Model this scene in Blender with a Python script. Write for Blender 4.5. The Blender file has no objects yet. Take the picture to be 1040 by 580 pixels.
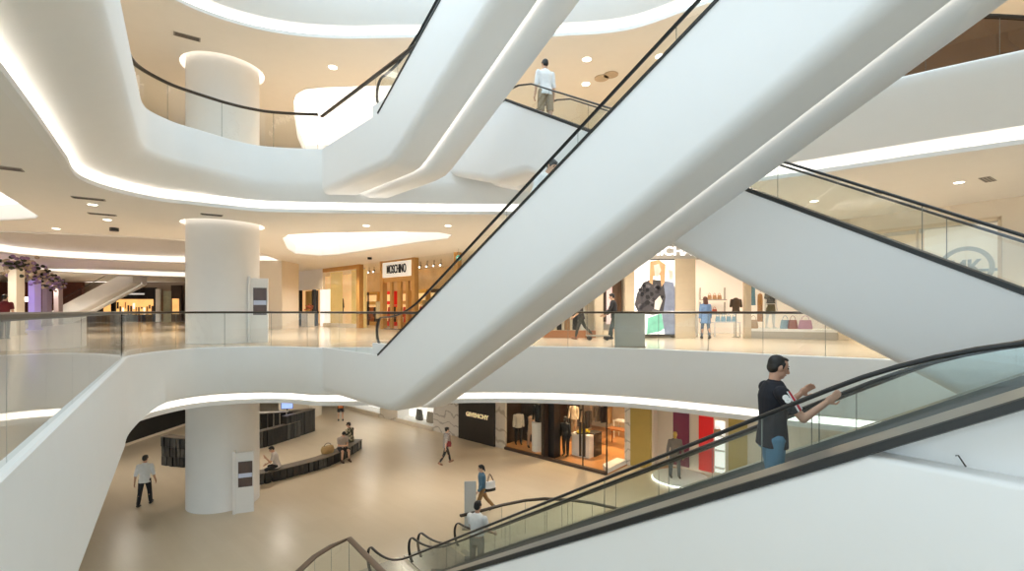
import bpy, math, random
from mathutils import Vector, Matrix
from mathutils.geometry import tessellate_polygon
random.seed(7)
PI = math.pi
scene = bpy.context.scene
C = scene.collection
F, CX, HY, H = 490.0, 520.0, 316.0, 6.75      # focal length (px), principal column, horizon row, eye height
L1, L2, L3 = 5.65, 11.65, 17.65                # floor heights
K1, K2, K2R, K3 = 3.87, 9.8, 10.2, 15.3        # ceiling heights under each floor

def at_z(px, py, z):
    Y = F * (H - z) / (py - HY)
    return Vector(((px - CX) / F * Y, Y, z))
def at_y(px, py, Y):
    return Vector(((px - CX) / F * Y, Y, H - (py - HY) / F * Y))

# ------------------------------------------------------------------ materials
MATS = {}
def mat(name, col, rough=0.5, metal=0.0, var=0.04, scale=3.0, emit=None, estr=0.0, spec=0.5, bump=0.0, coat=0.0):
    if name in MATS: return MATS[name]
    m = bpy.data.materials.new(name); m.use_nodes = True
    nt = m.node_tree; b = nt.nodes['Principled BSDF']
    tc = nt.nodes.new('ShaderNodeTexCoord'); no = nt.nodes.new('ShaderNodeTexNoise')
    no.inputs['Scale'].default_value = scale; no.inputs['Detail'].default_value = 3
    nt.links.new(tc.outputs['Object'], no.inputs['Vector'])
    mx = nt.nodes.new('ShaderNodeMix'); mx.data_type = 'RGBA'
    c = Vector(col[:3])
    mx.inputs['A'].default_value = (*[max(0, x * (1 - var)) for x in c], 1)
    mx.inputs['B'].default_value = (*[min(1, x * (1 + var)) for x in c], 1)
    nt.links.new(no.outputs['Fac'], mx.inputs['Factor'])
    nt.links.new(mx.outputs['Result'], b.inputs['Base Color'])
    b.inputs['Roughness'].default_value = rough; b.inputs['Metallic'].default_value = metal
    b.inputs['Specular IOR Level'].default_value = spec
    if coat: b.inputs['Coat Weight'].default_value = coat
    if emit:
        b.inputs['Emission Color'].default_value = (*emit, 1); b.inputs['Emission Strength'].default_value = estr
    if bump:
        bp = nt.nodes.new('ShaderNodeBump'); bp.inputs['Strength'].default_value = bump
        nt.links.new(no.outputs['Fac'], bp.inputs['Height']); nt.links.new(bp.outputs['Normal'], b.inputs['Normal'])
    MATS[name] = m
    return m

def glass_mat(name, tint, refl=1.0):
    m = bpy.data.materials.new(name); m.use_nodes = True
    nt = m.node_tree; nt.nodes.clear()
    out = nt.nodes.new('ShaderNodeOutputMaterial'); mix = nt.nodes.new('ShaderNodeMixShader')
    tr = nt.nodes.new('ShaderNodeBsdfTransparent'); gl = nt.nodes.new('ShaderNodeBsdfGlossy')
    fr = nt.nodes.new('ShaderNodeFresnel'); mu = nt.nodes.new('ShaderNodeMath'); mu.operation = 'MULTIPLY'
    no = nt.nodes.new('ShaderNodeTexNoise'); no.inputs['Scale'].default_value = 0.8
    tc = nt.nodes.new('ShaderNodeTexCoord'); nt.links.new(tc.outputs['Object'], no.inputs['Vector'])
    mx = nt.nodes.new('ShaderNodeMix'); mx.data_type = 'RGBA'
    mx.inputs['A'].default_value = (*tint, 1); mx.inputs['B'].default_value = (*[min(1, t * 1.03) for t in tint], 1)
    nt.links.new(no.outputs['Fac'], mx.inputs['Factor']); nt.links.new(mx.outputs['Result'], tr.inputs['Color'])
    gl.inputs['Roughness'].default_value = 0.015
    ge = nt.nodes.new('ShaderNodeNewGeometry'); mr = nt.nodes.new('ShaderNodeMapRange')
    mr.inputs['To Min'].default_value = 1.5; mr.inputs['To Max'].default_value = 1 / 1.5
    nt.links.new(ge.outputs['Backfacing'], mr.inputs['Value']); nt.links.new(mr.outputs['Result'], fr.inputs['IOR'])
    mu.inputs[1].default_value = refl
    nt.links.new(fr.outputs[0], mu.inputs[0]); nt.links.new(mu.outputs[0], mix.inputs[0])
    nt.links.new(tr.outputs[0], mix.inputs[1]); nt.links.new(gl.outputs[0], mix.inputs[2])
    nt.links.new(mix.outputs[0], out.inputs[0])
    MATS[name] = m
    return m

def floor_mat(name, c1, c2, tile, rough):
    m = bpy.data.materials.new(name); m.use_nodes = True
    nt = m.node_tree; b = nt.nodes['Principled BSDF']
    tc = nt.nodes.new('ShaderNodeTexCoord')
    mp = nt.nodes.new('ShaderNodeMapping'); mp.inputs['Rotation'].default_value = (0, 0, 0.72)
    nt.links.new(tc.outputs['Object'], mp.inputs['Vector'])
    br = nt.nodes.new('ShaderNodeTexBrick'); br.inputs['Scale'].default_value = 1.0
    br.inputs['Brick Width'].default_value = tile; br.inputs['Row Height'].default_value = tile * .6
    br.inputs['Mortar Size'].default_value = 0.004; br.offset = 0.5
    br.inputs['Color1'].default_value = (*c1, 1); br.inputs['Color2'].default_value = (*c2, 1)
    br.inputs['Mortar'].default_value = (*[x * .93 for x in c1], 1)
    nt.links.new(mp.outputs[0], br.inputs['Vector'])
    no = nt.nodes.new('ShaderNodeTexNoise'); no.inputs['Scale'].default_value = 1.3; no.inputs['Detail'].default_value = 6
    mp2 = nt.nodes.new('ShaderNodeMapping'); mp2.inputs['Scale'].default_value = (.35, 2.2, 1)
    nt.links.new(mp.outputs[0], mp2.inputs['Vector']); nt.links.new(mp2.outputs[0], no.inputs['Vector'])
    mx = nt.nodes.new('ShaderNodeMix'); mx.data_type = 'RGBA'; mx.blend_type = 'MULTIPLY'
    mx.inputs['Factor'].default_value = 1
    rp = nt.nodes.new('ShaderNodeValToRGB')
    rp.color_ramp.elements[0].color = (.9, .88, .85, 1); rp.color_ramp.elements[1].color = (1, 1, 1, 1)
    nt.links.new(no.outputs['Fac'], rp.inputs['Fac'])
    nt.links.new(br.outputs['Color'], mx.inputs['A']); nt.links.new(rp.outputs['Color'], mx.inputs['B'])
    nt.links.new(mx.outputs['Result'], b.inputs['Base Color'])
    b.inputs['Roughness'].default_value = rough
    MATS[name] = m
    return m

def marble_mat(name, base, vein, scale=1.2):
    m = bpy.data.materials.new(name); m.use_nodes = True
    nt = m.node_tree; b = nt.nodes['Principled BSDF']
    tc = nt.nodes.new('ShaderNodeTexCoord')
    wv = nt.nodes.new('ShaderNodeTexWave'); wv.inputs['Scale'].default_value = scale
    wv.inputs['Distortion'].default_value = 9; wv.inputs['Detail'].default_value = 3; wv.bands_direction = 'DIAGONAL'
    nt.links.new(tc.outputs['Object'], wv.inputs['Vector'])
    rp = nt.nodes.new('ShaderNodeValToRGB'); e = rp.color_ramp.elements
    e[0].color = (*vein, 1); e[0].position = 0.0; e[1].color = (*base, 1); e[1].position = 0.14
    nt.links.new(wv.outputs['Fac'], rp.inputs['Fac']); nt.links.new(rp.outputs['Color'], b.inputs['Base Color'])
    b.inputs['Roughness'].default_value = 0.3
    MATS[name] = m
    return m

WHITE = mat('white plaster', (.9, .9, .885), .55, var=.015)
WHITE_ESC = mat('white lacquer panel', (.91, .915, .915), .42, var=.01)
CEIL = mat('warm lit white ceiling', (.87, .845, .80), .7, var=.02)  # white ceilings, warm lamp light put partly into the base colour
CEILW = mat('white ceiling paint', (.88, .86, .83), .7, var=.02)
CREAM = mat('cream wall', (.78, .69, .56), .55, var=.03)
COVE = mat('cove light', (1, .97, .92), .5, emit=(1, .93, .85), estr=4.5, var=0)
RING = mat('ring light', (1, .97, .92), .5, emit=(1, .94, .86), estr=1.6, var=0)
RINGC = mat('column ring light', (1, .97, .92), .5, emit=(1, .92, .82), estr=.7, var=0)
SKYL = mat('luminous ceiling', (1, 1, 1), .5, emit=(1, .97, .93), estr=1.3, var=0)
DOWN = mat('downlight lens', (1, .95, .85), .4, emit=(1, .9, .74), estr=6, var=0)
BRIGHT = mat('lightbox', (1, 1, 1), .5, emit=(1, .96, .9), estr=.75, var=0)
WARMB = mat('warm lit backdrop', (.8, .6, .36), .6, emit=(1, .66, .32), estr=.45, var=.2, scale=2)  # glow put into the wall colour in place of shop lighting
BLACK = mat('black rubber', (.012, .012, .013), .35, var=.1)
RAILM = mat('dark bronze metal', (.055, .042, .032), .35, metal=.5, var=.1)
BROWNR = mat('brown bronze rail', (.2, .14, .1), .4, metal=.3, var=.1)
TRIMD = mat('black trim', (.02, .021, .02), .4, var=.1)
DECK = mat('brushed steel deck', (.42, .39, .34), .32, metal=.7, var=.05, scale=20)
STEP = mat('ridged step metal', (.25, .25, .25), .4, metal=.6, var=.15, scale=60)
YELL = mat('yellow step edge', (.75, .6, .05), .5)
GREYT = mat('grey shadow gap', (.4, .4, .39), .5)
SEAM = mat('glass joint', (.19, .22, .2), .3)
GLASS = glass_mat('clear railing glass', (.94, .965, .95), 1.5)
GLASSG = glass_mat('greenish escalator glass', (.92, .96, .955), 1.6)
GLASSB = glass_mat('bronze tinted glass', (.2, .15, .11), 1.3)
SHOPG = glass_mat('shop window glass', (.96, .97, .96), .35)
FLOOR0 = floor_mat('polished beige stone', (.69, .585, .435), (.67, .565, .415), 1.2, .3)
FLOOR1 = floor_mat('polished cream stone', (.76, .66, .52), (.74, .64, .5), 1.2, .16)
WOODF = floor_mat('orange timber floor', (.62, .3, .11), (.56, .27, .1), 1.0, .3)
MARB = marble_mat('veined cream marble', (.74, .68, .58), (.5, .42, .32), .7)
MARBW = marble_mat('veined white marble', (.82, .78, .72), (.5, .46, .42), 1.1)
DARK = mat('charcoal panel', (.035, .03, .026), .4, var=.15)
DARKB = mat('dark brown wall', (.07, .042, .028), .5, var=.15)
ORANGE = mat('amber timber frame', (.55, .29, .08), .4, var=.1)
GOLD = mat('brushed gold', (.7, .47, .13), .35, metal=.6, var=.1)
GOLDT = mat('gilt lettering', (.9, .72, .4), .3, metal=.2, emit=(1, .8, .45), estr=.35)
GOLDM = mat('gold mesh curtain', (.66, .47, .16), .5, emit=(1, .7, .28), estr=.3, var=.35, scale=14)  # emission added to the mesh to brighten the shop, no lamp
MAUVE = mat('mauve frosted wall', (.52, .42, .43), .5, var=.06)
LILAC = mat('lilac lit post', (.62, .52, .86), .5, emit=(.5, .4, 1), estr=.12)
OLIVE = mat('ochre wall', (.5, .37, .1), .6, var=.06)
PURPLE = mat('plum panel', (.2, .012, .06), .3, coat=.4)
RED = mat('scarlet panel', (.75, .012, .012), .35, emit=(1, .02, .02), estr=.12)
SLAT = mat('black slat', (.018, .018, .018), .3, var=.3, scale=8)
SLATG = mat('smoked slat', (.06, .06, .058), .25, var=.3, scale=8)
WOODT = mat('dark timber top', (.16, .13, .1), .45, var=.2, scale=8)

# ------------------------------------------------------------------ mesh helper
class MB:
    def __init__(s): s.v = []; s.f = []; s.m = []
    def add(s, vs, fs, mi=0):
        o = len(s.v); s.v += [tuple(x) for x in vs]
        for f in fs: s.f.append([i + o for i in f]); s.m.append(mi)
    def quad(s, a, b, c, d, mi=0): s.add([a, b, c, d], [(0, 1, 2, 3)], mi)
    def box(s, c, size, rz=0, mi=0, M=None):
        sx, sy, sz = [x / 2 for x in size]
        R = M or Matrix.Rotation(rz, 3, 'Z'); c = Vector(c)
        vs = [c + R @ Vector((x, y, z)) for z in (-sz, sz) for x, y in ((-sx, -sy), (sx, -sy), (sx, sy), (-sx, sy))]
        s.add(vs, [(3, 2, 1, 0), (4, 5, 6, 7), (0, 1, 5, 4), (1, 2, 6, 5), (2, 3, 7, 6), (3, 0, 4, 7)], mi)
    def wallseg(s, a, b, z0, z1, th=.1, mi=0):
        a = Vector(a[:2]); b = Vector(b[:2]); d = b - a
        c = (a + b) / 2
        s.box((c.x, c.y, (z0 + z1) / 2), (d.length, th, z1 - z0), math.atan2(d.y, d.x), mi)
    def poly(s, pts, z0, z1, mi=0, holes=()):
        zf0 = z0 if callable(z0) else (lambda x, y: z0)
        zf1 = z1 if callable(z1) else (lambda x, y: z1)
        loops = [pts] + list(holes)
        flat = [p for l in loops for p in l]
        tri = tessellate_polygon([[Vector((p[0], p[1], 0)) for p in l] for l in loops])
        n = len(flat)
        vs = [(p[0], p[1], zf0(*p[:2])) for p in flat] + [(p[0], p[1], zf1(*p[:2])) for p in flat]
        fs = [tuple(t) for t in tri] + [tuple(i + n for i in reversed(t)) for t in tri]
        o = 0
        for l in loops:
            k = len(l)
            for i in range(k):
                j = (i + 1) % k
                fs.append((o + i, o + j, o + j + n, o + i + n))
            o += k
        s.add(vs, fs, mi)
    def tube(s, path, rx, rz=None, sides=8, side=None, mi=0, cap=True, square=False):
        rz = rz or rx; path = [Vector(p) for p in path]; n = len(path); rings = []
        for i, p in enumerate(path):
            t = (path[min(i + 1, n - 1)] - path[max(i - 1, 0)]).normalized()
            sd = Vector(side) if side is not None else t.cross(Vector((0, 0, 1)))
            if sd.length < 1e-4: sd = Vector((1, 0, 0))
            sd = (sd - t * sd.dot(t)).normalized(); up = sd.cross(t)
            ring = []
            for k in range(sides):
                a = 2 * PI * (k + .5) / sides
                ca, sa = math.cos(a), math.sin(a)
                if square: ca = max(-1, min(1, ca * 1.42)); sa = max(-1, min(1, sa * 1.42))
                ring.append(p + sd * rx * ca + up * rz * sa)
            rings.append(ring)
        vs = [v for r in rings for v in r]; fs = []
        for i in range(n - 1):
            for k in range(sides):
                a, b = i * sides + k, i * sides + (k + 1) % sides
                fs.append((a, b, b + sides, a + sides))
        if cap:
            fs.append(tuple(reversed(range(sides)))); fs.append(tuple((n - 1) * sides + k for k in range(sides)))
        s.add(vs, fs, mi)
    def lathe(s, prof, c=(0, 0, 0), sides=24, mi=0, R=None):
        c = Vector(c); R = R or Matrix.Identity(3); vs = []; fs = []
        for r, z in prof:
            for k in range(sides):
                a = 2 * PI * k / sides
                vs.append(c + R @ Vector((r * math.cos(a), r * math.sin(a), z)))
        for i in range(len(prof) - 1):
            for k in range(sides):
                a, b = i * sides + k, i * sides + (k + 1) % sides
                fs.append((a, b, b + sides, a + sides))
        fs.append(tuple(reversed(range(sides)))); fs.append(tuple((len(prof) - 1) * sides + k for k in range(sides)))
        s.add(vs, fs, mi)
    def ell(s, c, r, R=None, seg=14, rings=9, mi=0):
        prof = []
        R = R or Matrix.Identity(3)
        for i in range(rings + 1):
            a = -PI / 2 + PI * i / rings
            prof.append((max(1e-4, math.cos(a)), math.sin(a)))
        c = Vector(c); vs = []; fs = []
        for q, z in prof:
            for k in range(seg):
                a = 2 * PI * k / seg
                vs.append(c + R @ Vector((r[0] * q * math.cos(a), r[1] * q * math.sin(a), r[2] * z)))
        for i in range(rings):
            for k in range(seg):
                a, b = i * seg + k, i * seg + (k + 1) % seg
                fs.append((a, b, b + seg, a + seg))
        fs.append(tuple(reversed(range(seg)))); fs.append(tuple(rings * seg + k for k in range(seg)))
        s.add(vs, fs, mi)
    def cone(s, p0, r0, p1, r1, c0=True, c1=True, seg=12, mi=0):
        p0 = Vector(p0); p1 = Vector(p1); d = (p1 - p0); L = d.length
        if L < 1e-5: return
        q = d.to_track_quat('Z', 'Y').to_matrix(); prof = []
        if c0: prof += [(max(1e-4, r0 * math.sin(a)), -r0 * math.cos(a)) for a in (0.05, .5, 1.0)]
        prof.append((r0, 0)); prof.append((r1, L))
        if c1: prof += [(max(1e-4, r1 * math.cos(a)), L + r1 * math.sin(a)) for a in (.55, 1.05, 1.52)]
        s.lathe(prof, p0, seg, mi, q)
    def loft(s, rings, seg=18, mi=0):
        # rings: (centre, rx, ry, rotation matrix)
        vs = []; fs = []
        for c, rx, ry, R in rings:
            for k in range(seg):
                a = 2 * PI * k / seg
                ca, sa = math.cos(a), math.sin(a)
                vs.append(Vector(c) + R @ Vector((rx * math.copysign(abs(ca) ** .85, ca), ry * math.copysign(abs(sa) ** .85, sa), 0)))
        n = len(rings)
        for i in range(n - 1):
            for k in range(seg):
                a, b = i * seg + k, i * seg + (k + 1) % seg
                fs.append((a, b, b + seg, a + seg))
        fs.append(tuple(reversed(range(seg)))); fs.append(tuple((n - 1) * seg + k for k in range(seg)))
        s.add(vs, fs, mi)
    def build(s, name, mats, parent=None, smooth=False, sharp=40, loc=None):
        me = bpy.data.meshes.new(name)
        me.from_pydata(s.v, [], s.f)
        ms = mats if isinstance(mats, (list, tuple)) else [mats]
        for m in ms: me.materials.append(m)
        if len(ms) > 1: me.polygons.foreach_set('material_index', s.m)
        me.validate()
        import bmesh
        bm = bmesh.new(); bm.from_mesh(me); bmesh.ops.recalc_face_normals(bm, faces=bm.faces); bm.to_mesh(me); bm.free()
        if smooth:
            me.polygons.foreach_set('use_smooth', [True] * len(me.polygons))
            try: me.set_sharp_from_angle(angle=math.radians(sharp))
            except Exception: pass
        o = bpy.data.objects.new(name, me); C.objects.link(o)
        if parent is not None: o.parent = parent
        if loc is not None: o.location = loc
        return o

def tag(o, label=None, cat=None, group=None, kind=None):
    if label: o['label'] = label
    if cat: o['category'] = cat
    if group: o['group'] = group
    if kind: o['kind'] = kind
    return o
def thing(name, label, cat, loc=(0, 0, 0), rz=0, group=None):
    o = bpy.data.objects.new(name, None); C.objects.link(o); o.empty_display_size = .1
    o.location = loc; o.rotation_euler = (0, 0, rz)
    return tag(o, label, cat, group)
def struct(o): o['kind'] = 'structure'; return o
def kids(o): return [c for c in bpy.data.objects if c.parent == o]
def dup(root, loc, rz=None, label=None, group=None):
    r = root.copy(); C.objects.link(r); r.location = loc
    if rz is not None: r.rotation_euler = (0, 0, rz)
    if label: r['label'] = label
    if group: r['group'] = group
    for ch in kids(root):
        c = ch.copy(); C.objects.link(c); c.parent = r
        for g in kids(ch):
            d = g.copy(); C.objects.link(d); d.parent = c
    return r
def text_mesh(body, size, extrude, name, m, parent=None, loc=(0, 0, 0), M=None, sx=1.0, bold=0.0):
    cu = bpy.data.curves.new(name, 'FONT'); cu.body = body; cu.size = size; cu.extrude = extrude
    cu.align_x = 'CENTER'; cu.align_y = 'CENTER'; cu.offset = bold
    tmp = bpy.data.objects.new('tmp', cu); C.objects.link(tmp)
    dg = bpy.context.evaluated_depsgraph_get(); dg.update()
    me = bpy.data.meshes.new_from_object(tmp.evaluated_get(dg))
    bpy.data.objects.remove(tmp); bpy.data.curves.remove(cu)
    me.name = name; me.materials.clear(); me.materials.append(m)
    o = bpy.data.objects.new(name, me); C.objects.link(o)
    X = Matrix.Translation(Vector(loc)) @ (M.to_4x4() if M else Matrix.Identity(4)) @ Matrix.Diagonal((sx, 1, 1, 1))
    me.transform(X)
    if parent is not None: o.parent = parent
    return o
def stand(d):          # rotation that stands text up on a wall running along d (left to right as read)
    d = Vector((d[0], d[1], 0)).normalized()
    return Matrix((( d.x, 0, d.y), (d.y, 0, -d.x), (0, 1, 0)))

def crom(pts, n=8, closed=False):
    pts = [Vector(p) for p in pts]; out = []; N = len(pts)
    for i in range(N - 1):
        p0 = pts[max(i - 1, 0)]; p1 = pts[i]; p2 = pts[i + 1]; p3 = pts[min(i + 2, N - 1)]
        if i == 0: p0 = p1 * 2 - p2
        if i == N - 2: p3 = p2 * 2 - p1
        for k in range(n):
            t = k / n
            # centripetal-ish: plain uniform with reduced tension
            m1 = (p2 - p0) * .5; m2 = (p3 - p1) * .5
            L = (p2 - p1).length
            for m_ in (m1, m2):
                if m_.length > L * 1.0: m_ *= L / m_.length
            h00 = 2*t**3 - 3*t**2 + 1; h10 = t**3 - 2*t**2 + t; h01 = -2*t**3 + 3*t**2; h11 = t**3 - t**2
            out.append(p1 * h00 + m1 * h10 + p2 * h01 + m2 * h11)
    out.append(pts[-1])
    return out
# ------------------------------------------------------------------ slabs, fascias, coves
def sm(x): x = max(0, min(1, x)); return x * x * (3 - 2 * x)
def leftn(p, q): d = Vector((q[0] - p[0], q[1] - p[1], 0)); d.normalize(); return Vector((-d.y, d.x, 0))
def edge_path(ctrl, n=8, closed=False):
    c = list(ctrl)
    if closed: c = [ctrl[-1]] + c + [ctrl[0], ctrl[1]]
    P = crom(c, n)
    if closed: P = P[n:-n]; 
    T = [Vector((p.x, p.y, 0)) for p in P]; off = [p.z for p in P]; N = len(T); nn = []
    for i in range(N):
        if closed: a, b = T[(i - 1) % (N - 1)], T[(i + 1) % (N - 1)]
        else: a, b = T[max(i - 1, 0)], T[min(i + 1, N - 1)]
        nn.append(leftn(a, b))
    B = [T[i] + nn[i] * off[i] for i in range(N)]
    return T, B, nn
def fascia(name, T, B, nn, zt, zb, frac, m=WHITE, cove_h=.26, cove=COVE, lip=True, direct=False, expo=None):
    zbf = zb if callable(zb) else (lambda x, y: zb)
    rows = []
    for i in range(len(T)):
        b = zbf(B[i].x, B[i].y); h = zt - b; zm = b + (frac(T[i]) if callable(frac) else frac) * h; ze = b + cove_h + .03
        r = [(T[i] + nn[i] * .12, zt), (T[i] + nn[i] * .02, zt), (T[i], zt - .02), (T[i], (zt * .6 + zm * .4)), (T[i], zm)]
        for k in range(1, 9):
            u = k / 8; f = .8 * u ** (expo(T[i]) if expo else 1.7); z = zm - (zm - ze) * u ** .92
            if zm < ze: f = .8 * u; z = zm - .04 * math.sin(PI * min(1, u * 1.5)) + (ze - zm) * max(0, u - .3) / .7
            r.append((T[i].lerp(B[i], f), z))
        r.append((B[i] + nn[i] * .1, ze - .0)); r.append((B[i] + nn[i] * .34, ze + .02)); r.append((B[i] + nn[i] * .36, b + .01))
        rows.append([Vector((p.x, p.y, z)) for p, z in r])
    mb = MB(); K = len(rows[0])
    mb.add([v for r in rows for v in r], [(i * K + k, i * K + k + 1, (i + 1) * K + k + 1, (i + 1) * K + k) for i in range(len(rows) - 1) for k in range(K - 1)])
    o = struct(mb.build(name[0], m, smooth=True, sharp=35))
    cv = MB()
    for i in range(len(T) - 1):
        b0 = zbf(B[i].x, B[i].y); b1 = zbf(B[i + 1].x, B[i + 1].y); p, q = B[i], B[i + 1]
        if direct:
            cv.quad((p.x + nn[i].x * .03, p.y + nn[i].y * .03, b0 + .02), (q.x + nn[i + 1].x * .03, q.y + nn[i + 1].y * .03, b1 + .02), (q.x + nn[i + 1].x * .03, q.y + nn[i + 1].y * .03, b1 + cove_h + .05), (p.x + nn[i].x * .03, p.y + nn[i].y * .03, b0 + cove_h + .05)); continue
        p2, q2, p3, q3 = p + nn[i] * .08, q + nn[i + 1] * .08, p + nn[i] * .24, q + nn[i + 1] * .24
        cv.quad((p2.x, p2.y, b0 + .065), (q2.x, q2.y, b1 + .065), (q3.x, q3.y, b1 + .065), (p3.x, p3.y, b0 + .065))
    struct(cv.build(name[1], cove, smooth=True))
    if lip:
        lp = MB(); rr = []
        for i in range(len(T)):
            b = zbf(B[i].x, B[i].y); a = B[i] - nn[i] * .03; c = B[i] + nn[i] * .12
            rr.append([Vector((B[i].x + nn[i].x * .03, B[i].y + nn[i].y * .03, b + .07)), Vector((a.x, a.y, b + .07)), Vector((a.x, a.y, b - .035)), Vector((c.x, c.y, b - .035)), Vector((c.x, c.y, b + .01))])
        lp.add([v for r in rr for v in r], [(i * 5 + k, i * 5 + k + 1, (i + 1) * 5 + k + 1, (i + 1) * 5 + k) for i in range(len(rr) - 1) for k in range(4)])
        struct(lp.build(name[2], CEILW))
    return o
def xy(L): return [(p.x, p.y) for p in L]

col_xy = Vector((-10.25, 17.15))
col_hole = [(col_xy.x + 1.3 * math.cos(2 * PI * i / 48), col_xy.y + 1.3 * math.sin(2 * PI * i / 48)) for i in range(48)]
# --- level one edge (x, y, distance from fascia back to ceiling lip)
E1 = [(.26, -2, .3), (-3.3, 3.1, .3), (-6.3, 7.4, .3), (-8.6, 10.7, .3), (-9.3, 11.75, .3), (-9.6, 13.0, .3), (-9.45, 14.15, .3), (-8.9, 14.75, .3),
      (-7.95, 15.02, .3), (-7.03, 14.95, .3), (-5.89, 14.57, .3), (-3.6, 14.75, .3), (-1.2, 15.05, .3), (.76, 15.0, .3), (2.3, 14.7, .3), (3.76, 14.15, .3),
      (5.8, 12.85, .3), (7.0, 11.95, .3), (8.5, 11.05, .3), (11.5, 9.2, .3), (15, 7, .3)]
T1, B1, N1 = edge_path(E1)
fascia(('trim_1', 'trim_2', 'trim_3'), T1, B1, N1, L1, K1, lambda p: .22 if p.x > 0 and p.y > 5 else -.09 + .31 * sm((p.y - 11.0) / 2.9), cove=RING, direct=True)
mb = MB(); mb.poly(xy([t + n * .1 for t, n in zip(T1, N1)]) + [(30, 2), (30, 75), (-60, 75), (-60, -2)], L1 - .12, L1 - .004)
o = struct(mb.build('floor_level_one', FLOOR1))
mb = MB(); mb.poly(xy(B1) + [(30, 2), (30, 75), (-60, 75), (-60, -2)], K1, K1 + .1)
struct(mb.build('ceiling_ground_level', CEIL))

# --- level two edge
E2 = [(.3, -2, 1.1), (-3.4, 3.5, 1.1), (-6.17, 7.6, 1.1), (-8.0, 10.3, 1.15), (-8.8, 11.6, 1.25), (-8.75, 12.5, 1.2), (-8.4, 13.1, .95), (-8.0, 13.75, .6), (-7.5, 14.25, .4),
      (-6.8, 14.46, .3), (-5.88, 14.55, .3), (-3.6, 14.7, .3), (-1, 14.8, .3), (1.2, 14.7, .35), (3, 14.0, .55), (4.8, 12.8, .8), (6.4, 11.5, 1.1), (8.43, 9.84, 1.2), (9.58, 9.03, 1.2), (12, 7.3, 1.2), (15, 5.4, 1.2)]
T2, B2, N2 = edge_path(E2)
kz2 = lambda x, y: K2 + (K2R - K2) * max(0, min(1, (x - 1) / 4))
fascia(('trim_4', 'trim_5', 'trim_6'), T2, B2, N2, L2, kz2, lambda p: .5 + .45 * sm((p.x - 3) / 3), expo=lambda p: 1.7 - .65 * sm((p.x - 3) / 3))
# ceilings over level one with luminous recesses
def zpts(l, z): return [at_z(px, py, z) for px, py in l]
rec_a = [(p.x, p.y) for p in zpts([(287, 242), (293, 238.5), (330, 236.5), (400, 235.5), (445, 236), (459, 238.5), (455, 242.5), (420, 247), (345, 258.5), (325, 260), (300, 258), (292, 253)], K2)]
rec_b = [(p.x, p.y) for p in zpts([(-60, 170), (0, 195), (20, 207), (39, 219.5), (36, 222), (0, 224.5), (-60, 227)], K2)]
void_a = [(-19.8, 18.8), (-16.9, 19.6), (-14.4, 20.9), (-13.6, 24), (-14.5, 29.5), (-18, 30.7), (-21, 30.5), (-24.6, 28.7), (-26.5, 26.2), (-25, 22.5), (-22.2, 20)]
void_b = [(-34, 34.5), (-28, 36), (-24, 38), (-23.5, 42), (-29, 43.2), (-33, 40.5), (-35.5, 37)]
void_c = [(-44, 50), (-36, 50), (-34, 54), (-40, 58), (-46, 56)]
def closed_edge(poly, off):
    return edge_path([(x, y, off) for x, y in reversed(poly)], 4, True) if area(poly) > 0 else edge_path([(x, y, off) for x, y in poly], 4, True)
def area(p): return sum(p[i][0] * p[(i + 1) % len(p)][1] - p[(i + 1) % len(p)][0] * p[i][1] for i in range(len(p))) / 2
k = 7
holes = [rec_a, rec_b, col_hole]
for vp in (void_a, void_b, void_c):
    t_, b_, n_ = closed_edge(vp, .3)
    fascia((f'trim_{k}', f'trim_{k+1}', f'trim_{k+2}'), t_, b_, n_, L2, K2, .45, m=CEILW, cove_h=.4); k += 3
    holes.append(xy(b_[:-1]))
i1 = next(i for i in range(40, len(B2)) if B2[i].x > 1); i2 = next(i for i in range(i1, len(B2)) if B2[i].x > 5)
mb = MB(); mb.poly(xy(B2[:i1 + 1]) + [(B2[i1].x, 75), (-60, 75), (-60, -2)], K2, K2 + .05, holes=holes)
mb.poly(xy(B2[i1:i2 + 1]) + [(B2[i2].x, 75), (B2[i1].x, 75)], kz2, lambda x, y: kz2(x, y) + .05)
mb.poly(xy(B2[i2:]) + [(30, 2), (30, 75), (B2[i2].x, 75)], K2R, K2R + .05)
struct(mb.build('ceiling_level_one', CEIL))
def recess(n, poly, z, d, m=SKYL, side=CEILW):
    mb = MB(); N = len(poly)
    for i in range(N):
        a, b = poly[i], poly[(i + 1) % N]
        mb.quad((*a, z), (*b, z), (*b, z + d), (*a, z + d))
    struct(mb.build(f'trim_{n}', side))
    mb = MB(); mb.poly(poly, z + d, z + d + .03); struct(mb.build(f'trim_{n+1}', m))
recess(20, rec_a, K2, .55); recess(22, rec_b, K2, .55)
mb = MB(); mb.poly(xy([t + n * .1 for t, n in zip(T2, N2)]) + [(30, 2), (30, 75), (-60, 75), (-60, -2)], L2 - .12, L2 - .004)
struct(mb.build('floor_level_two', FLOOR1))

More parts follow.
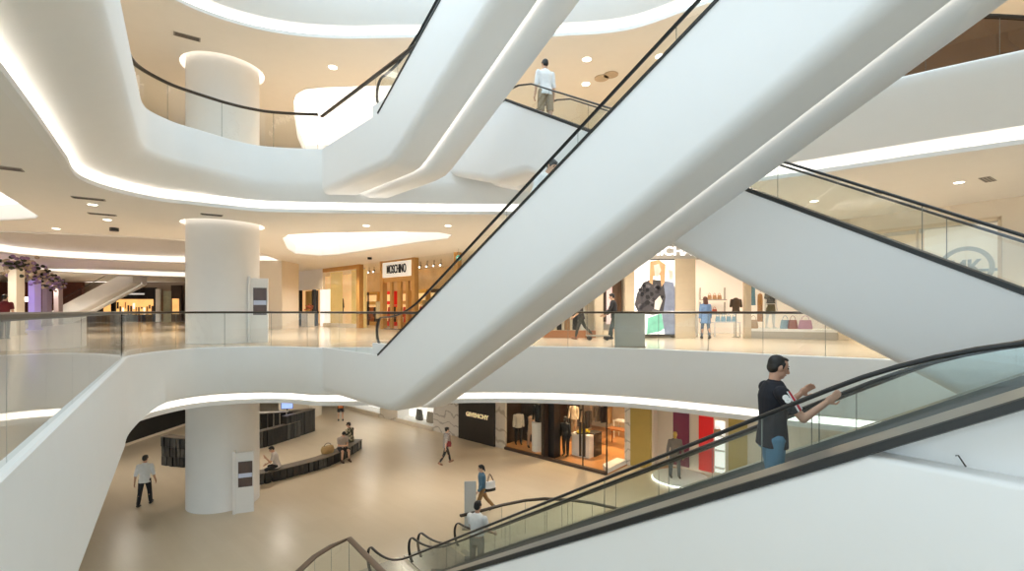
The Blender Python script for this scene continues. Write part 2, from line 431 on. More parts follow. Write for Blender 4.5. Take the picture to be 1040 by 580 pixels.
# --- level three edge
E3 = [(-3.0, 1.0, 1.1), (-6.6, 6.6, 1.1), (-8.4, 9.6, 1.1), (-9.2, 11.6, 1.1), (-9.1, 12.9, 1.0), (-8.7, 13.9, .9), (-8.0, 14.7, .7), (-6.9, 15.2, .6), (-5.5, 15.4, .55), (-3.3, 15.4, .5), (-.5, 15.4, .5), (1.6, 15.3, .5), (3.5, 14.9, .6), (5.0, 13.9, .6), (7.0, 12.3, .8), (9.4, 10.3, 1.0), (13, 7.5, 1.0), (16, 5.2, 1)]
E3 = [(x * .945, y * .945, o_) for x, y, o_ in E3]
T3, B3, N3 = edge_path(E3)
fascia(('trim_24', 'trim_25', 'trim_26'), T3, B3, N3, L3, K3, .6, cove_h=.3, cove=RING, direct=True)
rec_c = [(p.x, p.y) for p in zpts([(298, 104), (301, 96), (310, 91), (330, 89), (372, 87.5), (430, 86), (440, 96), (420, 118), (390, 140), (350, 158), (310, 158), (302, 140), (299, 120)], K3)]
mb = MB(); mb.poly(xy(B3) + [(32, 0), (32, 60), (-60, 60), (-60, 1.0)], K3, K3 + .08, holes=[rec_c, col_hole]); struct(mb.build('ceiling_level_two', CEIL))
recess(27, rec_c, K3, .6)
mb = MB(); mb.poly(xy([t + n * .1 for t, n in zip(T3, N3)]) + [(32, 0), (32, 60), (-60, 60), (-60, 1.0)], L3 - .12, L3); struct(mb.build('floor_level_three', FLOOR1))

# unseen near side slabs at the escalator landings, added to shade the right side
_u = Vector((.68, -.733, 0)).normalized(); _n = Vector((-_u.y, _u.x, 0)); _s = lambda t, w: tuple((Vector((-3.33, 11.98, 0)) + _u * t + _n * w)[:2])
mb = MB(); mb.poly([_s(11.5, -6.5), _s(11.5, 2), (9.5, 4.9), (15, 4.6), (30, 0), (30, -14), (-6, -14)], K2, L2 - .01); struct(mb.build('floor_level_two_occluder', CEILW))
mb = MB(); mb.poly([_s(11.5, -6.5), _s(11.5, 2), (9.5, 4.9), (15, 4.6), (30, 0), (30, -14), (-6, -14)], K3 + .5, L3 - .01); struct(mb.build('floor_level_three_occluder', CEILW))

# --- ground floor
mb = MB(); mb.poly([(-60, -14), (30, -14), (30, 75), (-60, 75)], -.15, 0); struct(mb.build('floor', FLOOR0))

# --- round columns, one per level, each with a lit ring where it meets the ceiling
def column(n, z0, z1, r=1.13):
    mb = MB(); mb.lathe([(r + .004, z0), (r + .004, z0 + .03), (r, z0 + .035), (r, z1 + (.3 if n > 1 else 0))], (col_xy.x, col_xy.y, 0), 64)
    struct(mb.build(f'column_{n}', CEILW, smooth=True))
    mb = MB()
    for k in range(48):
        a, b = 2 * PI * k / 48, 2 * PI * (k + 1) / 48
        P_ = lambda q, rr, z: (col_xy.x + rr * math.cos(q), col_xy.y + rr * math.sin(q), z)
        if n == 1: break
        mb.quad(P_(a, 1.3, z1), P_(b, 1.3, z1), P_(b, 1.3, z1 + .3), P_(a, 1.3, z1 + .3))
        mb.quad(P_(a, r, z1 + .3), P_(b, r, z1 + .3), P_(b, 1.3, z1 + .3), P_(a, 1.3, z1 + .3))
    if n > 1: struct(mb.build(f'trim_{28 + n}', RINGC))
column(1, 0, K1); column(2, L1, K2); column(3, L2, K3)
# square pillar behind the round column on level one
mb = MB(); mb.box((-15.0, 30.2, (L1 + K2) / 2), (2.3, 2.3, K2 - L1)); struct(mb.build('column_4', CREAM))

# --- guard railings
def railing(name, label, path, zb, m_rail, rw=.06, rh=.032, rail_h=1.06, seg=1.35, gm=None, frosted=None, group=None):
    t = thing(name, label, 'railing', (path[0].x, path[0].y, zb), group=group)
    inv = Vector((path[0].x, path[0].y, zb))
    P0 = [Vector((p.x, p.y, zb)) - inv for p in path]
    mb = MB(); mb.tube([p + Vector((0, 0, rail_h)) for p in P0], rw, rh, 8, square=True); mb.build('handrail', m_rail, t, smooth=True)
    acc = 0; cur = [P0[0]]; panels = []
    for a, b in zip(P0, P0[1:]):
        L = (b - a).length; s = 0
        while acc + (L - s) >= seg:
            s += seg - acc; q = a.lerp(b, s / L); cur.append(q); panels.append(cur); cur = [q]; acc = 0
        acc += L - s; cur.append(b)
    if len(cur) > 1 and acc > .1: panels.append(cur)
    for i, pl in enumerate(panels):
        mb = MB()
        for a, b in zip(pl, pl[1:]):
            if (b - a).length < 1e-4: continue
            mb.quad(a + Vector((0, 0, -.02)), b + Vector((0, 0, -.02)), b + Vector((0, 0, rail_h - .02)), a + Vector((0, 0, rail_h - .02)), 0)
        e = pl[-1]; d = (pl[-1] - pl[-2]).normalized() * .007
        mb.quad(e - d, e + d, e + d + Vector((0, 0, rail_h - .02)), e - d + Vector((0, 0, rail_h - .02)), 1)
        mb.build('glass_panel', [gm or GLASS, SEAM], t)
    return t
def sub(T, N, lo, hi, inset=.07): return [T[i] + N[i] * inset for i in range(lo, hi)]
jl1 = next(i for i in range(len(T1)) if i > 60 and T1[i].x > -5.95)
railing('glass_railing', 'long curved clear glass railing along the left balcony edge of the middle floor', sub(T1, N1, 0, jl1 + 1), L1, RAILM)
jr0 = next(i for i in range(jl1, len(T1)) if T1[i].x > -1.0)
railing('glass_railing', 'clear glass railing in front of the handbag store on the middle floor', sub(T1, N1, jr0, len(T1)), L1, RAILM)
jl2 = next(i for i in range(len(T2)) if i > 60 and T2[i].x > -5.95)
railing('glass_railing', 'curved clear glass railing with dark rail on the upper left balcony beside the round column', [T2[i] + N2[i] * (.07 + .2 * max(0, min(1, (-7.6 - T2[i].x) / .8 if T2[i].y > 11.6 else 1))) for i in range(0, jl2 + 1)], L2, RAILM)
jr2 = next(i for i in range(jl2, len(T2)) if T2[i].x > 7.4)
railing('glass_railing', 'bronze tinted dark glass railing on the upper right balcony at the photo top right', crom([(T2[jr2].x, T2[jr2].y + .1, 0), (8.3, 10.15, 0), (9.1, 9.78, 0), (10.3, 9.8, 0), (12.5, 10.1, 0), (15, 10.4, 0)], 5), L2, TRIMD, gm=GLASSB)
# frosted panel standing behind the middle railing
t = thing('frosted_screen', 'pale grey frosted screen panel standing behind the middle floor railing beside the trolley', 'screen', (3.6, 14.75, L1))
mb = MB(); mb.box((0, 0, .53), (.92, .03, 1.0)); mb.build('panel', mat('frosted grey glass', (.52, .53, .49), .35), t)
mb = MB(); mb.box((0, 0, .015), (.96, .12, .03)); mb.build('base_rail', DECK, t)
# ------------------------------------------------------------------ escalators
U1 = Vector((.68, -.733, 0)).normalized(); NR1 = Vector((-U1.y, U1.x, 0))
U2 = Vector((.62, -.785, 0)).normalized(); NR2 = Vector((-U2.y, U2.x, 0))
def rot_u(u): return math.atan2(u.y, u.x)     # local x = along u, local y = away from the camera side
def rail_path(t0, t1, z0, z1, s, hz, newel0=True, newel1=False, r=.36, ext=.9):
    # (t, z) outline of a handrail: newel, level run, incline, level run
    k0 = t0; k1 = t0 + (z1 - z0) / s
    pts = []
    if newel0:
        c = (k0 - ext, z0 + hz - r)
        for i in range(13):
            a = -PI / 2 - .25 - (PI - .25) * i / 12
            pts.append((c[0] + r * .8 * math.cos(a), c[1] + r * math.sin(a)))
    else: pts.append((k0 - ext, z0 + hz))
    def bend(k, zc, s0, s1, R=.9):
        out = []
        for i in range(-4, 5):
            x = i / 4 * R; f = (i + 4) / 8
            # quadratic blend
            y0 = s0 * -R; y1 = s1 * R
            y = (1 - f) ** 2 * y0 + f * f * y1
            out.append((k + x, zc + y))
        return out
    pts += bend(k0, z0 + hz, 0, s); pts += bend(k1, z1 + hz, s, 0)
    pts.append((min(t1, k1 + ext) if newel1 else max(t1, k1 + 1.0), z1 + hz))
    if newel1:
        c = (k1 + ext, z1 + hz - r)
        for i in range(13):
            a = PI / 2 - (PI - .25) * i / 12
            pts.append((c[0] + r * .8 * math.cos(a), c[1] + r * math.sin(a)))
    return pts
def balustrade(esc, w, hp, base, gm=GLASSG, pan=1.7, skip=0):
    # handrail tube along hp; glass from base(t) up to the rail, in panels
    mb = MB(); mb.tube([(t, w, z) for t, z in hp], .036, .02, 10, side=(0, 1, 0)); mb.build('handrail', BLACK, esc, smooth=True)
    top = [p for p in hp if True]
    tmin = min(t for t, z in hp); tmax = max(t for t, z in hp)
    def zt(t):
        zs = []
        for a, b in zip(hp, hp[1:]):
            if (a[0] - t) * (b[0] - t) <= 0 and abs(a[0] - b[0]) > 1e-6:
                zs.append(a[1] + (b[1] - a[1]) * (t - a[0]) / (b[0] - a[0]))
        return max(zs) if zs else base(t)
    n = max(1, round((tmax - tmin) / pan))
    for i in range(n):
        a = tmin + (tmax - tmin) * i / n; b = tmin + (tmax - tmin) * (i + 1) / n
        mb = MB(); m = 8
        for k in range(m):
            p = a + (b - a) * k / m; q = a + (b - a) * (k + 1) / m
            mb.quad((p, w, base(p)), (q, w, base(q)), (q, w, zt(q) - .02), (p, w, zt(p) - .02), 0)
        if i < n - 1: mb.quad((b - .006, w, base(b)), (b + .006, w, base(b)), (b + .006, w, zt(b) - .02), (b - .006, w, zt(b) - .02), 1)
        mb.build('glass_panel', [gm, SEAM], esc)
def steps(esc, w0, w1, k0, k1, z0, z1, s):
    n = int((k1 - k0) / .4); me = None
    mb = MB(); h = .4 * s
    mb.box((0, (w0 + w1) / 2, -.01), (.4, w1 - w0, .02), mi=0)
    mb.box((-.19, (w0 + w1) / 2, -.01 - h / 2), (.02, w1 - w0, h), mi=0)
    mb.box((-.175, (w0 + w1) / 2, .004), (.03, w1 - w0, .004), mi=1)
    first = mb.build('step', [STEP, YELL], esc)
    for i in range(-1, n + 1):
        o = first if i == -1 else first.copy()
        if i >= 0: C.objects.link(o); o.parent = esc
        o.location = (k0 + .2 + .4 * i, 0, max(z0, min(z1, z0 + (i + .5) * h)))

def truss(esc, W, ts, ztop, zbot, groove=.9, name='truss_cladding', m=WHITE_ESC, lit=True, rnd=.22):
    """closed white casing: near face, rounded lower edge, soffit with a groove for the added emitter, second rounded soffit, far face"""
    rows = []
    for t in ts:
        a, b = ztop(t), zbot(t); r = [(0.0, a), (0, a - .03), (0, (a + b) / 2), (0, b + rnd)]
        for k in range(1, 7):
            q = k / 6 * PI / 2; r.append((rnd * (1 - math.cos(q)), b + rnd - rnd * math.sin(q)))
        g = groove
        r += [(g - .08, b), (g - .06, b + .02), (g - .06, b + .14), (g + .02, b + .14)]
        r += [(g + .02 + .3 * (1 - math.cos(q)), b + .14 - .21 * math.sin(q)) for q in (.2, .4, .6, .8, 1.0, 1.2, 1.4, PI / 2)]
        r += [(W - .06, b - .07), (W, b - .03), (W, a), (W - .06, a), (W - .06, a - .5), (.06, a - .5), (.06, a)]
        rows.append([(t, w, z) for w, z in r])
    K = len(rows[0]); mb = MB()
    mb.add([v for r in rows for v in r], [(i * K + k, i * K + (k + 1) % K, (i + 1) * K + (k + 1) % K, (i + 1) * K + k) for i in range(len(rows) - 1) for k in range(K)]
           + [tuple(range(K)), tuple((len(rows) - 1) * K + k for k in reversed(range(K)))])
    mb.build(name, m, esc, smooth=True, sharp=32)
    if lit:
        mb = MB()
        for p, q in zip(ts, ts[1:]):
            g = groove
            mb.quad((p, g - .05, zbot(p) + .03), (q, g - .05, zbot(q) + .03), (q, g - .05, zbot(q) + .12), (p, g - .05, zbot(p) + .12))
        mb.build('soffit_emitter', RING, esc)  # hidden emitter, added to brighten the rolled soffit
def edge_strip(esc, w, ts, ztop, th=.028, name='edge_trim', m=TRIMD):
    mb = MB(); mb.tube([(t, w, ztop(t) + th * .4) for t in ts], .05, th, 6, side=(0, 1, 0), square=True); mb.build(name, m, esc)

S1 = Vector((-3.33, 11.98, 0)); s1 = .565
def parapet_escalator(label, z0, rise, ts_end):
    e = thing('escalator', label, 'escalator', (S1.x, S1.y, z0), rot_u(U1))
    k1 = rise / s1
    ts = [-3.55, -2.5, -1.6, -.8, -.3, 0, .3, .6, .9, 1.3, 2, 4, 6, 8, k1 - .4, k1, k1 + .5, k1 + 2.5]
    zt = lambda t: min(max(0, t * s1), rise)
    kb = .62
    def zb(t):
        x = (t - kb); y = x * s1
        soft = .5 * (y + math.sqrt(y * y + .012))
        return min(-1.36 + soft, rise - 1.4)
    truss(e, 1.62, ts, zt, zb)
    edge_strip(e, .03, ts[5:], zt); edge_strip(e, 1.59, ts[5:], zt)
    k0 = 1.05
    hp = rail_path(k0, k1 + 2.2, 0, rise, s1, .95, ext=1.05)
    for w in (.12, 1.5): balustrade(e, w, hp, zt)
    mb = MB(); mb.box((.05, .12, .14), (.75, .2, .3)); mb.build('newel_base', WHITE_ESC, e)
    mb = MB(); mb.box((.05, 1.5, .14), (.75, .2, .3)); mb.build('newel_base', WHITE_ESC, e)
    steps(e, .2, 1.42, k0, k1, 0, rise, s1)
    # level glass guard along the boarding platform
    mb = MB(); mb.tube([(-3.75, .07, 1.06), (1.75, .07, 1.06)], .05, .03, 8, side=(0, 1, 0), square=True); mb.build('guard_rail', RAILM, e)
    for i in range(4):
        a, b = -3.55 + i * 1.1, -3.55 + (i + 1) * 1.1
        mb = MB(); mb.quad((a, .07, zt(a)), (b, .07, zt(b)), (b, .07, 1.04), (a, .07, 1.04), 0); mb.quad((b - .007, .07, 0), (b + .007, .07, 0), (b + .007, .07, 1.04), (b - .007, .07, 1.04), 1)
        mb.build('glass_panel', [GLASS, SEAM], e)
    return e
parapet_escalator('huge white cased escalator crossing the photo diagonally from the middle floor up towards the viewer', L1, L2 - L1, 0)
parapet_escalator('white cased escalator climbing from the upper left balcony towards the top of the photo', L2, L3 - L2, 0)

# escalator that climbs away to the left from the near right to the upper floor
s3 = .57
e3 = thing('escalator', 'smooth white sided escalator rising away to the left behind the great diagonal one', 'escalator', (.2, 12.1, 0), rot_u(U2))
z3t = lambda t: min(12.25, max(11.9 - s3 * t, 5.9))
def z3b(t):
    y = -(t - .22) * s3; soft = -.5 * (-y + math.sqrt(y * y + .02))
    return max(10.25 + soft, 4.3) + max(0, -t - 1.2) * .3
ts3 = [-4.6, -2.4, -1.2, -.62, -.4, -.2, 0, .3, .7, 1.1, 1.6, 3, 5, 7, 9, 10, 10.5, 11, 13]
truss(e3, 1.6, ts3, z3t, z3b, lit=False)
edge_strip(e3, .03, ts3, z3t, .04); edge_strip(e3, 1.57, ts3, z3t, .03)
hp3 = [(-1.25, 12.05), (-1.36, 12.2), (-1.34, 12.38), (-1.2, 12.5), (-1.0, 12.54), (-.6, 12.55), (-.2, 12.52), (.3, 12.37)] + [(t, 12.54 - s3 * t) for t in (1, 3, 5, 7, 9, 9.8)] + [(10.4, 6.65), (12.4, 6.6)]
balustrade(e3, .12, hp3, z3t, pan=2.2)
balustrade(e3, 1.48, [(t, z) for t, z in hp3], z3t, pan=2.2)
stp = MB(); n3 = 24
for i in range(n3):
    t = .3 + .4 * i; stp.box((t + .2, .8, 11.9 - s3 * t - .5), (.4, 1.2, .06)); stp.box((t + .4, .8, 11.9 - s3 * t - .6), (.03, 1.2, .25))
o = stp.build('step_band', STEP, e3)
mb = MB(); mb.box((-.85, .8, L2 - .03), (2.2, 1.3, .05)); mb.build('landing_plate', DECK, e3)

# pair of escalators from the ground floor to the middle floor, nearest the viewer
O2 = Vector((-2.8, 11.0, 0)); s2 = .58; k2 = 9.74
def nose(t): return min(max(0, s2 * t), L1)
def glass_escalator(label, w0, w1, near):
    e = thing('escalator', label, 'escalator', (O2.x, O2.y, 0), rot_u(U2))
    hp = rail_path(0, 14, 0, L1, s2, .95, ext=1.0, r=.32)
    if not near: hp = [(t, z) for t, z in rail_path(0, 14, 0, L1, s2, .95, ext=1.0, r=.32)]
    hpf = rail_path(0, 14, 0, L1, s2, .95, ext=.9, r=.32)
    deck = lambda t: max(.12, nose(t) + .3)
    def dk(t):
        return max(.16, min(.285 + .585 * t, L1 + .75) + .12)
    up = lambda P, d_: [(t, z + d_) for t, z in P]
    balustrade(e, w0, up(hp, .015 if near else -.025), dk, pan=1.9); balustrade(e, w1, up(hpf, -.025), dk, pan=1.9)
    steps(e, w0 + .06, w1 - .06, 0, k2, 0, L1, s2)
    for w in (w0 + .03, w1 - .03):       # skirts
        mb = MB(); ts = [-.6, 0, k2, k2 + 2]
        for p, q in zip(ts, ts[1:]): mb.quad((p, w, nose(p) - .3), (q, w, nose(q) - .3), (q, w, dk(q)), (p, w, dk(p)))
        mb.build('skirt_panel', STEP, e)
    mb = MB(); mb.box((-1.1, (w0 + w1) / 2, .012), (1.6, w1 - w0 + .2, .02)); mb.build('landing_plate', DECK, e)
    ts = [-.9, -.5, 0, 2, 4, 6, 8, 9.5, 10, 10.45, 12]
    wa, wb = (w0 - .2, w0 - .01) if near else (w1 + .01, w1 + .16)
    za = lambda t: dk(t) - (.0 if t < 8 else 0)
    mb = MB()
    for p, q in zip(ts, ts[1:]):
        mb.quad((p, wa, dk(p) - (.045 if near else 0)), (q, wa, dk(q) - (.045 if near else 0)), (q, wb, dk(q) + .02), (p, wb, dk(p) + .02))
    mb.build('deck_cover', DECK, e)
    return e, dk
EA, dkA = glass_escalator('nearest escalator with greenish glass sides, carrying the man in the navy polo', 0, 1.06, True)
# dark lower trim and white cladding on the viewer's side
ts = [-.9, -.5, 0, 1, 2, 3, 4, 5, 6, 7, 8, 8.5, 9, 9.5, 10, 10.5, 11, 12]
trz = lambda t: max(-.02, min(.285 + .585 * t, L1 + .75))
mb = MB()
rows = []
for t in ts:
    z = trz(t); rows.append([(t, -.19, z + .085), (t, -.215, z + .075), (t, -.225, z + .01), (t, -.19, z - .0)])
mb.add([v for r in rows for v in r], [(i * 4 + k, i * 4 + (k + 1) % 4, (i + 1) * 4 + (k + 1) % 4, (i + 1) * 4 + k) for i in range(len(rows) - 1) for k in range(4)])
mb.build('lower_trim', TRIMD, EA, smooth=True)
mb = MB()
ts_u = [8.9, 9.2, 9.6, 10, 11, 12]
for p, q in zip(ts_u, ts_u[1:]): mb.quad((p, -.04, trz(p) + .05), (q, -.04, trz(q) + .05), (q, -.04, 5.3), (p, -.04, 5.3))
mb.build('upper_cladding', WHITE_ESC, EA)
rows = []
for t in [-.9, 0, 2, 4, 6, 7, 8, 9, 9.1, 9.17, 9.3, 10, 11, 12, 14]:
    z = min(trz(t), L1)
    r = [(-.03, z + .01)] + [(-.17 - .045 * math.sin(a), z + .005 - .045 * (1 - math.cos(a))) for a in (0, .4, .8, 1.2, PI / 2)] + [(-.215, z - 1.0), (-.215, max(z - 3.4, -.1)), (2.6, max(z - 3.4, -.1)), (2.6, z - .25)]
    rows.append([(t, w, zz) for w, zz in r])
K = len(rows[0]); mb = MB()
mb.add([v for r in rows for v in r], [(i * K + k, i * K + k + 1, (i + 1) * K + k + 1, (i + 1) * K + k) for i in range(len(rows) - 1) for k in range(K - 2)] + [tuple(range(K)), tuple((len(rows) - 1) * K + k for k in range(K))])
mb.build('side_cladding', WHITE_ESC, EA, smooth=True, sharp=50)
mb = MB(); mb.tube([(9.645, -.1, 5.74), (9.66, -.12, 5.75), (9.7, -.12, 5.68)], .005, .005, 6); mb.build('hook', RAILM, EA)
EB, dkB = glass_escalator('farther escalator of the lower pair, carrying the man in white shirt and grey trousers', 1.37, 2.45, False)
# upper landing slab near the viewer
def l2w(t, w): p = O2 + U2 * t + NR2 * w; return (p.x, p.y)
mb = MB(); mb.poly([l2w(10.2, .0), l2w(15, .0), l2w(15, 8.5), l2w(10.2, 8.5)], L1 - .9, L1 - .03); struct(mb.build('floor_landing', FLOOR1))

# far frontal escalator on the left
e4 = thing('escalator', 'small white escalator far away at the left edge behind the lilac posts', 'escalator', (-41.6, 42, L1), 0)
r4 = .53
ts4 = [-.8, 0, .5, 1, 3, 5, 6.5, 8.6]
truss(e4, 1.6, ts4, lambda t: max(.3, .3 + r4 * t), lambda t: max(-.3, -1.05 + r4 * t), groove=1.0)
mb = MB(); mb.tube([(t, .1, max(.95, .95 + r4 * t)) for t in ts4], .04, .03, 6, side=(0, 1, 0)); mb.build('handrail', BLACK, e4)
mb = MB()
for p, q in zip(ts4, ts4[1:]): mb.quad((p, .1, max(.3, .3 + r4 * p)), (q, .1, max(.3, .3 + r4 * q)), (q, .1, max(.93, .93 + r4 * q)), (p, .1, max(.93, .93 + r4 * p)))
mb.build('glass_panel', GLASS, e4)

# guards on the ground floor
g = thing('glass_guard', 'bronze railed glass guard with a pointed corner at the bottom of the photo', 'railing', (-4.1, 12.2, 0))
def guard(g, loc, path, rw=.07, m=BROWNR, h=1.0):
    P0 = [Vector((x, y, 0)) - Vector((loc[0], loc[1], 0)) for x, y in path]
    mb = MB(); mb.tube([p + Vector((0, 0, h)) for p in P0], rw, .035, 8, square=True); mb.build('handrail', m, g, smooth=True)
    for a, b in zip(P0, P0[1:]):
        if (b - a).length < .05: continue
        mb = MB(); mb.quad(a, b, b + Vector((0, 0, h)), a + Vector((0, 0, h)), 0); d = (b - a).normalized() * .006
        mb.quad(b - d, b + d, b + d + Vector((0, 0, h)), b - d + Vector((0, 0, h)), 1); mb.build('glass_panel', [GLASS, SEAM], g)
guard(g, (-4.1, 12.2), [(-4.55, 9.6), (-4.72, 10.6), (-4.62, 11.3), (-4.42, 11.8), (-4.12, 12.2), (-2.75, 10.5), (-2.1, 9.7)])
g = thing('glass_guard', 'curved dark railed glass guard on the ground floor beyond the lower escalators', 'railing', (.2, 14.5, 0))
guard(g, (.2, 14.5), [(-1.45, 13.55), (-.95, 13.85), (-.3, 14.3), (.4, 14.65), (1.0, 14.78), (1.7, 14.7), (2.4, 14.45), (3.3, 13.9), (4.2, 13.0)], rw=.06, m=RAILM)
# ------------------------------------------------------------------ shops, walls, furniture
def on_line(A, B, px):
    A = Vector(A[:2]); B = Vector(B[:2]); k = (px - CX) / F; d = B - A
    s = (k * A.y - A.x) / (d.x - k * d.y); return A + d * s
def zat(p, py): return H - (py - HY) / F * p.y
def inward(A, B):
    d = (Vector(B[:2]) - Vector(A[:2])).normalized(); return Vector((-d.y, d.x))
class Front:
    """a shopfront along a straight wall line; pieces are given by the pixel columns they span"""
    def __init__(s, A, B): s.A, s.B = Vector(A), Vector(B); s.n = inward(A, B); s.d = (s.B - s.A).normalized()
    def p(s, px, dep=0): return on_line(s.A, s.B, px) + s.n * dep
    def q(s, px, dep): return on_line(s.A + s.n * dep, s.B + s.n * dep, px)
    def slab(s, mb, px0, px1, z0, z1, dep=0, th=.12, mi=0):
        a, b = s.p(px0, dep), s.p(px1, dep); mb.wallseg(a, b, z0, z1, th, mi)
    def bx(s, name, mt, par, px0, px1, z0, z1, dep=0, th=.12):
        mb = MB(); s.slab(mb, px0, px1, z0, z1, dep, th); return mb.build(name, mt, par)
    def pt(s, a, b, z=0): q = s.A + s.d * a + s.n * b; return Vector((q.x, q.y, z))
def wall(name, a, b, z0, z1, m, th=.15):
    mb = MB(); mb.wallseg(a, b, z0, z1, th); return struct(mb.build(name, m))

# handbags, garments, busts
def handbag(label, loc, m, w=.3, h=.24, d=.13, rz=0, group='handbags on display', handle=True):
    t = thing('handbag', label, 'handbag', loc, rz, group)
    R = Matrix.Identity(3); mb = MB()
    mb.loft([((0, 0, 0), w * .5, d * .5, R), ((0, 0, h * .15), w * .54, d * .55, R), ((0, 0, h * .7), w * .47, d * .36, R), ((0, 0, h), w * .42, d * .2, R)], 14)
    mb.build('bag_body', m, t, smooth=True)
    if handle:
        mb = MB(); mb.tube([(w * .28 * math.cos(PI - PI * i / 10), 0, h - .01 + h * .5 * math.sin(PI * i / 10)) for i in range(11)], .01, sides=6); mb.build('handle', m, t)
    return t
def garment(label, loc, m, L=1.0, w=.42, rz=0, sleeves=True, group='clothes in the shops', cat='garment', hang=True):
    t = thing('garment', label, cat, loc, rz, group); R = Matrix.Identity(3); mb = MB()
    mb.loft([((0, 0, -L), w * .55, .1, R), ((0, 0, -L * .55), w * .44, .1, R), ((0, 0, -L * .2), w * .46, .09, R), ((0, 0, -.05), w * .42, .06, R), ((0, 0, 0), w * .16, .05, R)], 14)
    if sleeves:
        for s_ in (-1, 1): mb.cone((s_ * w * .4, 0, -.06), .065, (s_ * w * .58, .02, -.62), .05, seg=10)
    mb.build('fabric_body', m, t, smooth=True)
    if hang:
        mb = MB(); mb.tube([(0, 0, -.01), (0, 0, .05), (.02, 0, .09), (0, 0, .12)], .006, sides=5); mb.build('hanger_hook', DECK, t)
    return t
def col_m(name, c, **k): return mat('cloth ' + name, c, .75, var=.12, scale=12, **k)

# ---------- ground floor
G = Front((-12.5, 34.36), (3.9, 19.87))
Zc = K1
wall('wall_ground_back', (-12.5, 34.4), (-21, 41), 0, Zc, CREAM); wall('wall_ground_far', (-21, 41), (-60, 41), 0, Zc, CREAM)
mb = MB(); mb.box((-13.4, 30.6, Zc / 2), (1.9, 1.9, Zc)); struct(mb.build('column_5', CREAM))
mb = MB(); mb.poly([(-19.4, 20.5), (-19.25, 31.2), (-22, 31.2), (-22, 20.5)], .12, Zc); struct(mb.build('wall_left', mat('black cladding', (.012, .012, .012), .5, var=.4)))
mb = MB(); mb.poly([(-19.36, 20.4), (-19.2, 31.3), (-22, 31.3), (-22, 20.4)], 0, .12); struct(mb.build('baseboard_left', CREAM))
def display(px0, px1, label):
    t = thing('display_window', label, 'display window', (*G.p(px0), 0)); l = Vector((*G.p(px0), 0))
    def rel(o):
        o.location = -l; return o
    mb = MB(); G.slab(mb, px0, px1, 0, .22, 0, .2); rel(mb.build('plinth', CREAM, t))
    mb = MB(); G.slab(mb, px0, px1, .22, Zc, .9, .05); rel(mb.build('back_panel', BRIGHT, t))
    mb = MB(); a, b = G.p(px0), G.p(px1); mb.poly([(*a,), (*b,), (*(b + G.n * .9),), (*(a + G.n * .9),)], .2, .24); rel(mb.build('display_floor', mat('white display board', (.9, .88, .85), .4), t))
    for p in (px0, px1):
        mb = MB(); q = G.p(p); mb.wallseg(q, q + G.n * .9, 0, Zc, .06); rel(mb.build('side_panel', CEILW, t))
    mb = MB(); G.slab(mb, px0, px1, .24, Zc, .02, .01); rel(mb.build('glass_panel', SHOPG, t))
    return t
display(349, 386, 'bright white lit display window at the back of the ground floor, left one with red bag')
display(403.5, 440.5, 'bright white lit display window with two grey handbags beside the veined marble')
for px, m_, lab in ((356, (.45, .12, .1), 'dull red bag on show in the far white window'), (364, (.2, .19, .18), 'dark grey bag on show in the far white window')):
    q = G.q(px, .45); handbag(lab, (*q, 1.05), col_m(lab[:8], m_), .75, .42, .3, math.atan2(G.d.y, G.d.x), 'bags in the far window')
for px, z, m_, lab, s_ in ((426, .26, (.16, .15, .14), 'dark grey handbag standing in the white window beside the marble', 1), (437, .26, (.34, .29, .24), 'taupe handbag standing right of the dark grey one in the white window', 1),
                           (428, 1.75, (.03, .03, .03), 'small black bag on upper shelf of white window, left one', .55), (435, 1.55, (.03, .03, .035), 'small black bag on upper shelf of white window, right one', .55)):
    q = G.q(px, .45); handbag(lab, (*q, z), col_m(lab[:12], m_), .6 * s_, .62 * s_, .25 * s_, math.atan2(G.d.y, G.d.x), 'bags in the white window')
    if z > 1:
        t = tag(MB().build('wall_shelf', CEILW) if 0 else None or (lambda mb: (G.slab(mb, px - 3, px + 3, z - .05, z - .01, .5, .7), mb.build('wall_shelf', CEILW))[1])(MB()), 'thin white shelf under the ' + ('left' if px < 430 else 'right') + ' small black bag', 'shelf')
def G_wall(name, px0, px1, m, z0=0, z1=Zc, dep=.05): return struct(G.bx(name, m, None, px0, px1, z0, z1, dep, .14))
G_wall('wall_marble', 386, 403.5, MARB); G_wall('wall_marble_right', 440.5, 467, MARBW); G_wall('wall_marble_slim', 503.5, 513, MARB)
# dark sign panel
sp = thing('sign_panel', 'dark panel with gilt shop lettering on the ground floor', 'sign', (*G.p(467), 0)); off = -Vector((*G.p(467), 0))
o = G.bx('panel', DARK, sp, 467, 503.5, 0, Zc, 0, .2); o.location = off
q = G.p(486, -.12); tx = text_mesh('GIVENCHY', .3, .015, 'lettering', GOLDT, sp, (*q, zat(q, 422.5)), stand(G.d), sx=1.1, bold=.012); tx.location = off
wl = thing('wall_lamp', 'white wall lamp on the veined marble left of the dark sign panel', 'lamp', (*G.p(454, -.06), 2.6))
mb = MB(); mb.box((0, 0, 0), (.1, .08, .8)); mb.build('lamp_body', BRIGHT, wl); mb = MB(); mb.box((.12, 0, .1), (.22, .06, .08)); mb.build('bracket', BRIGHT, wl)
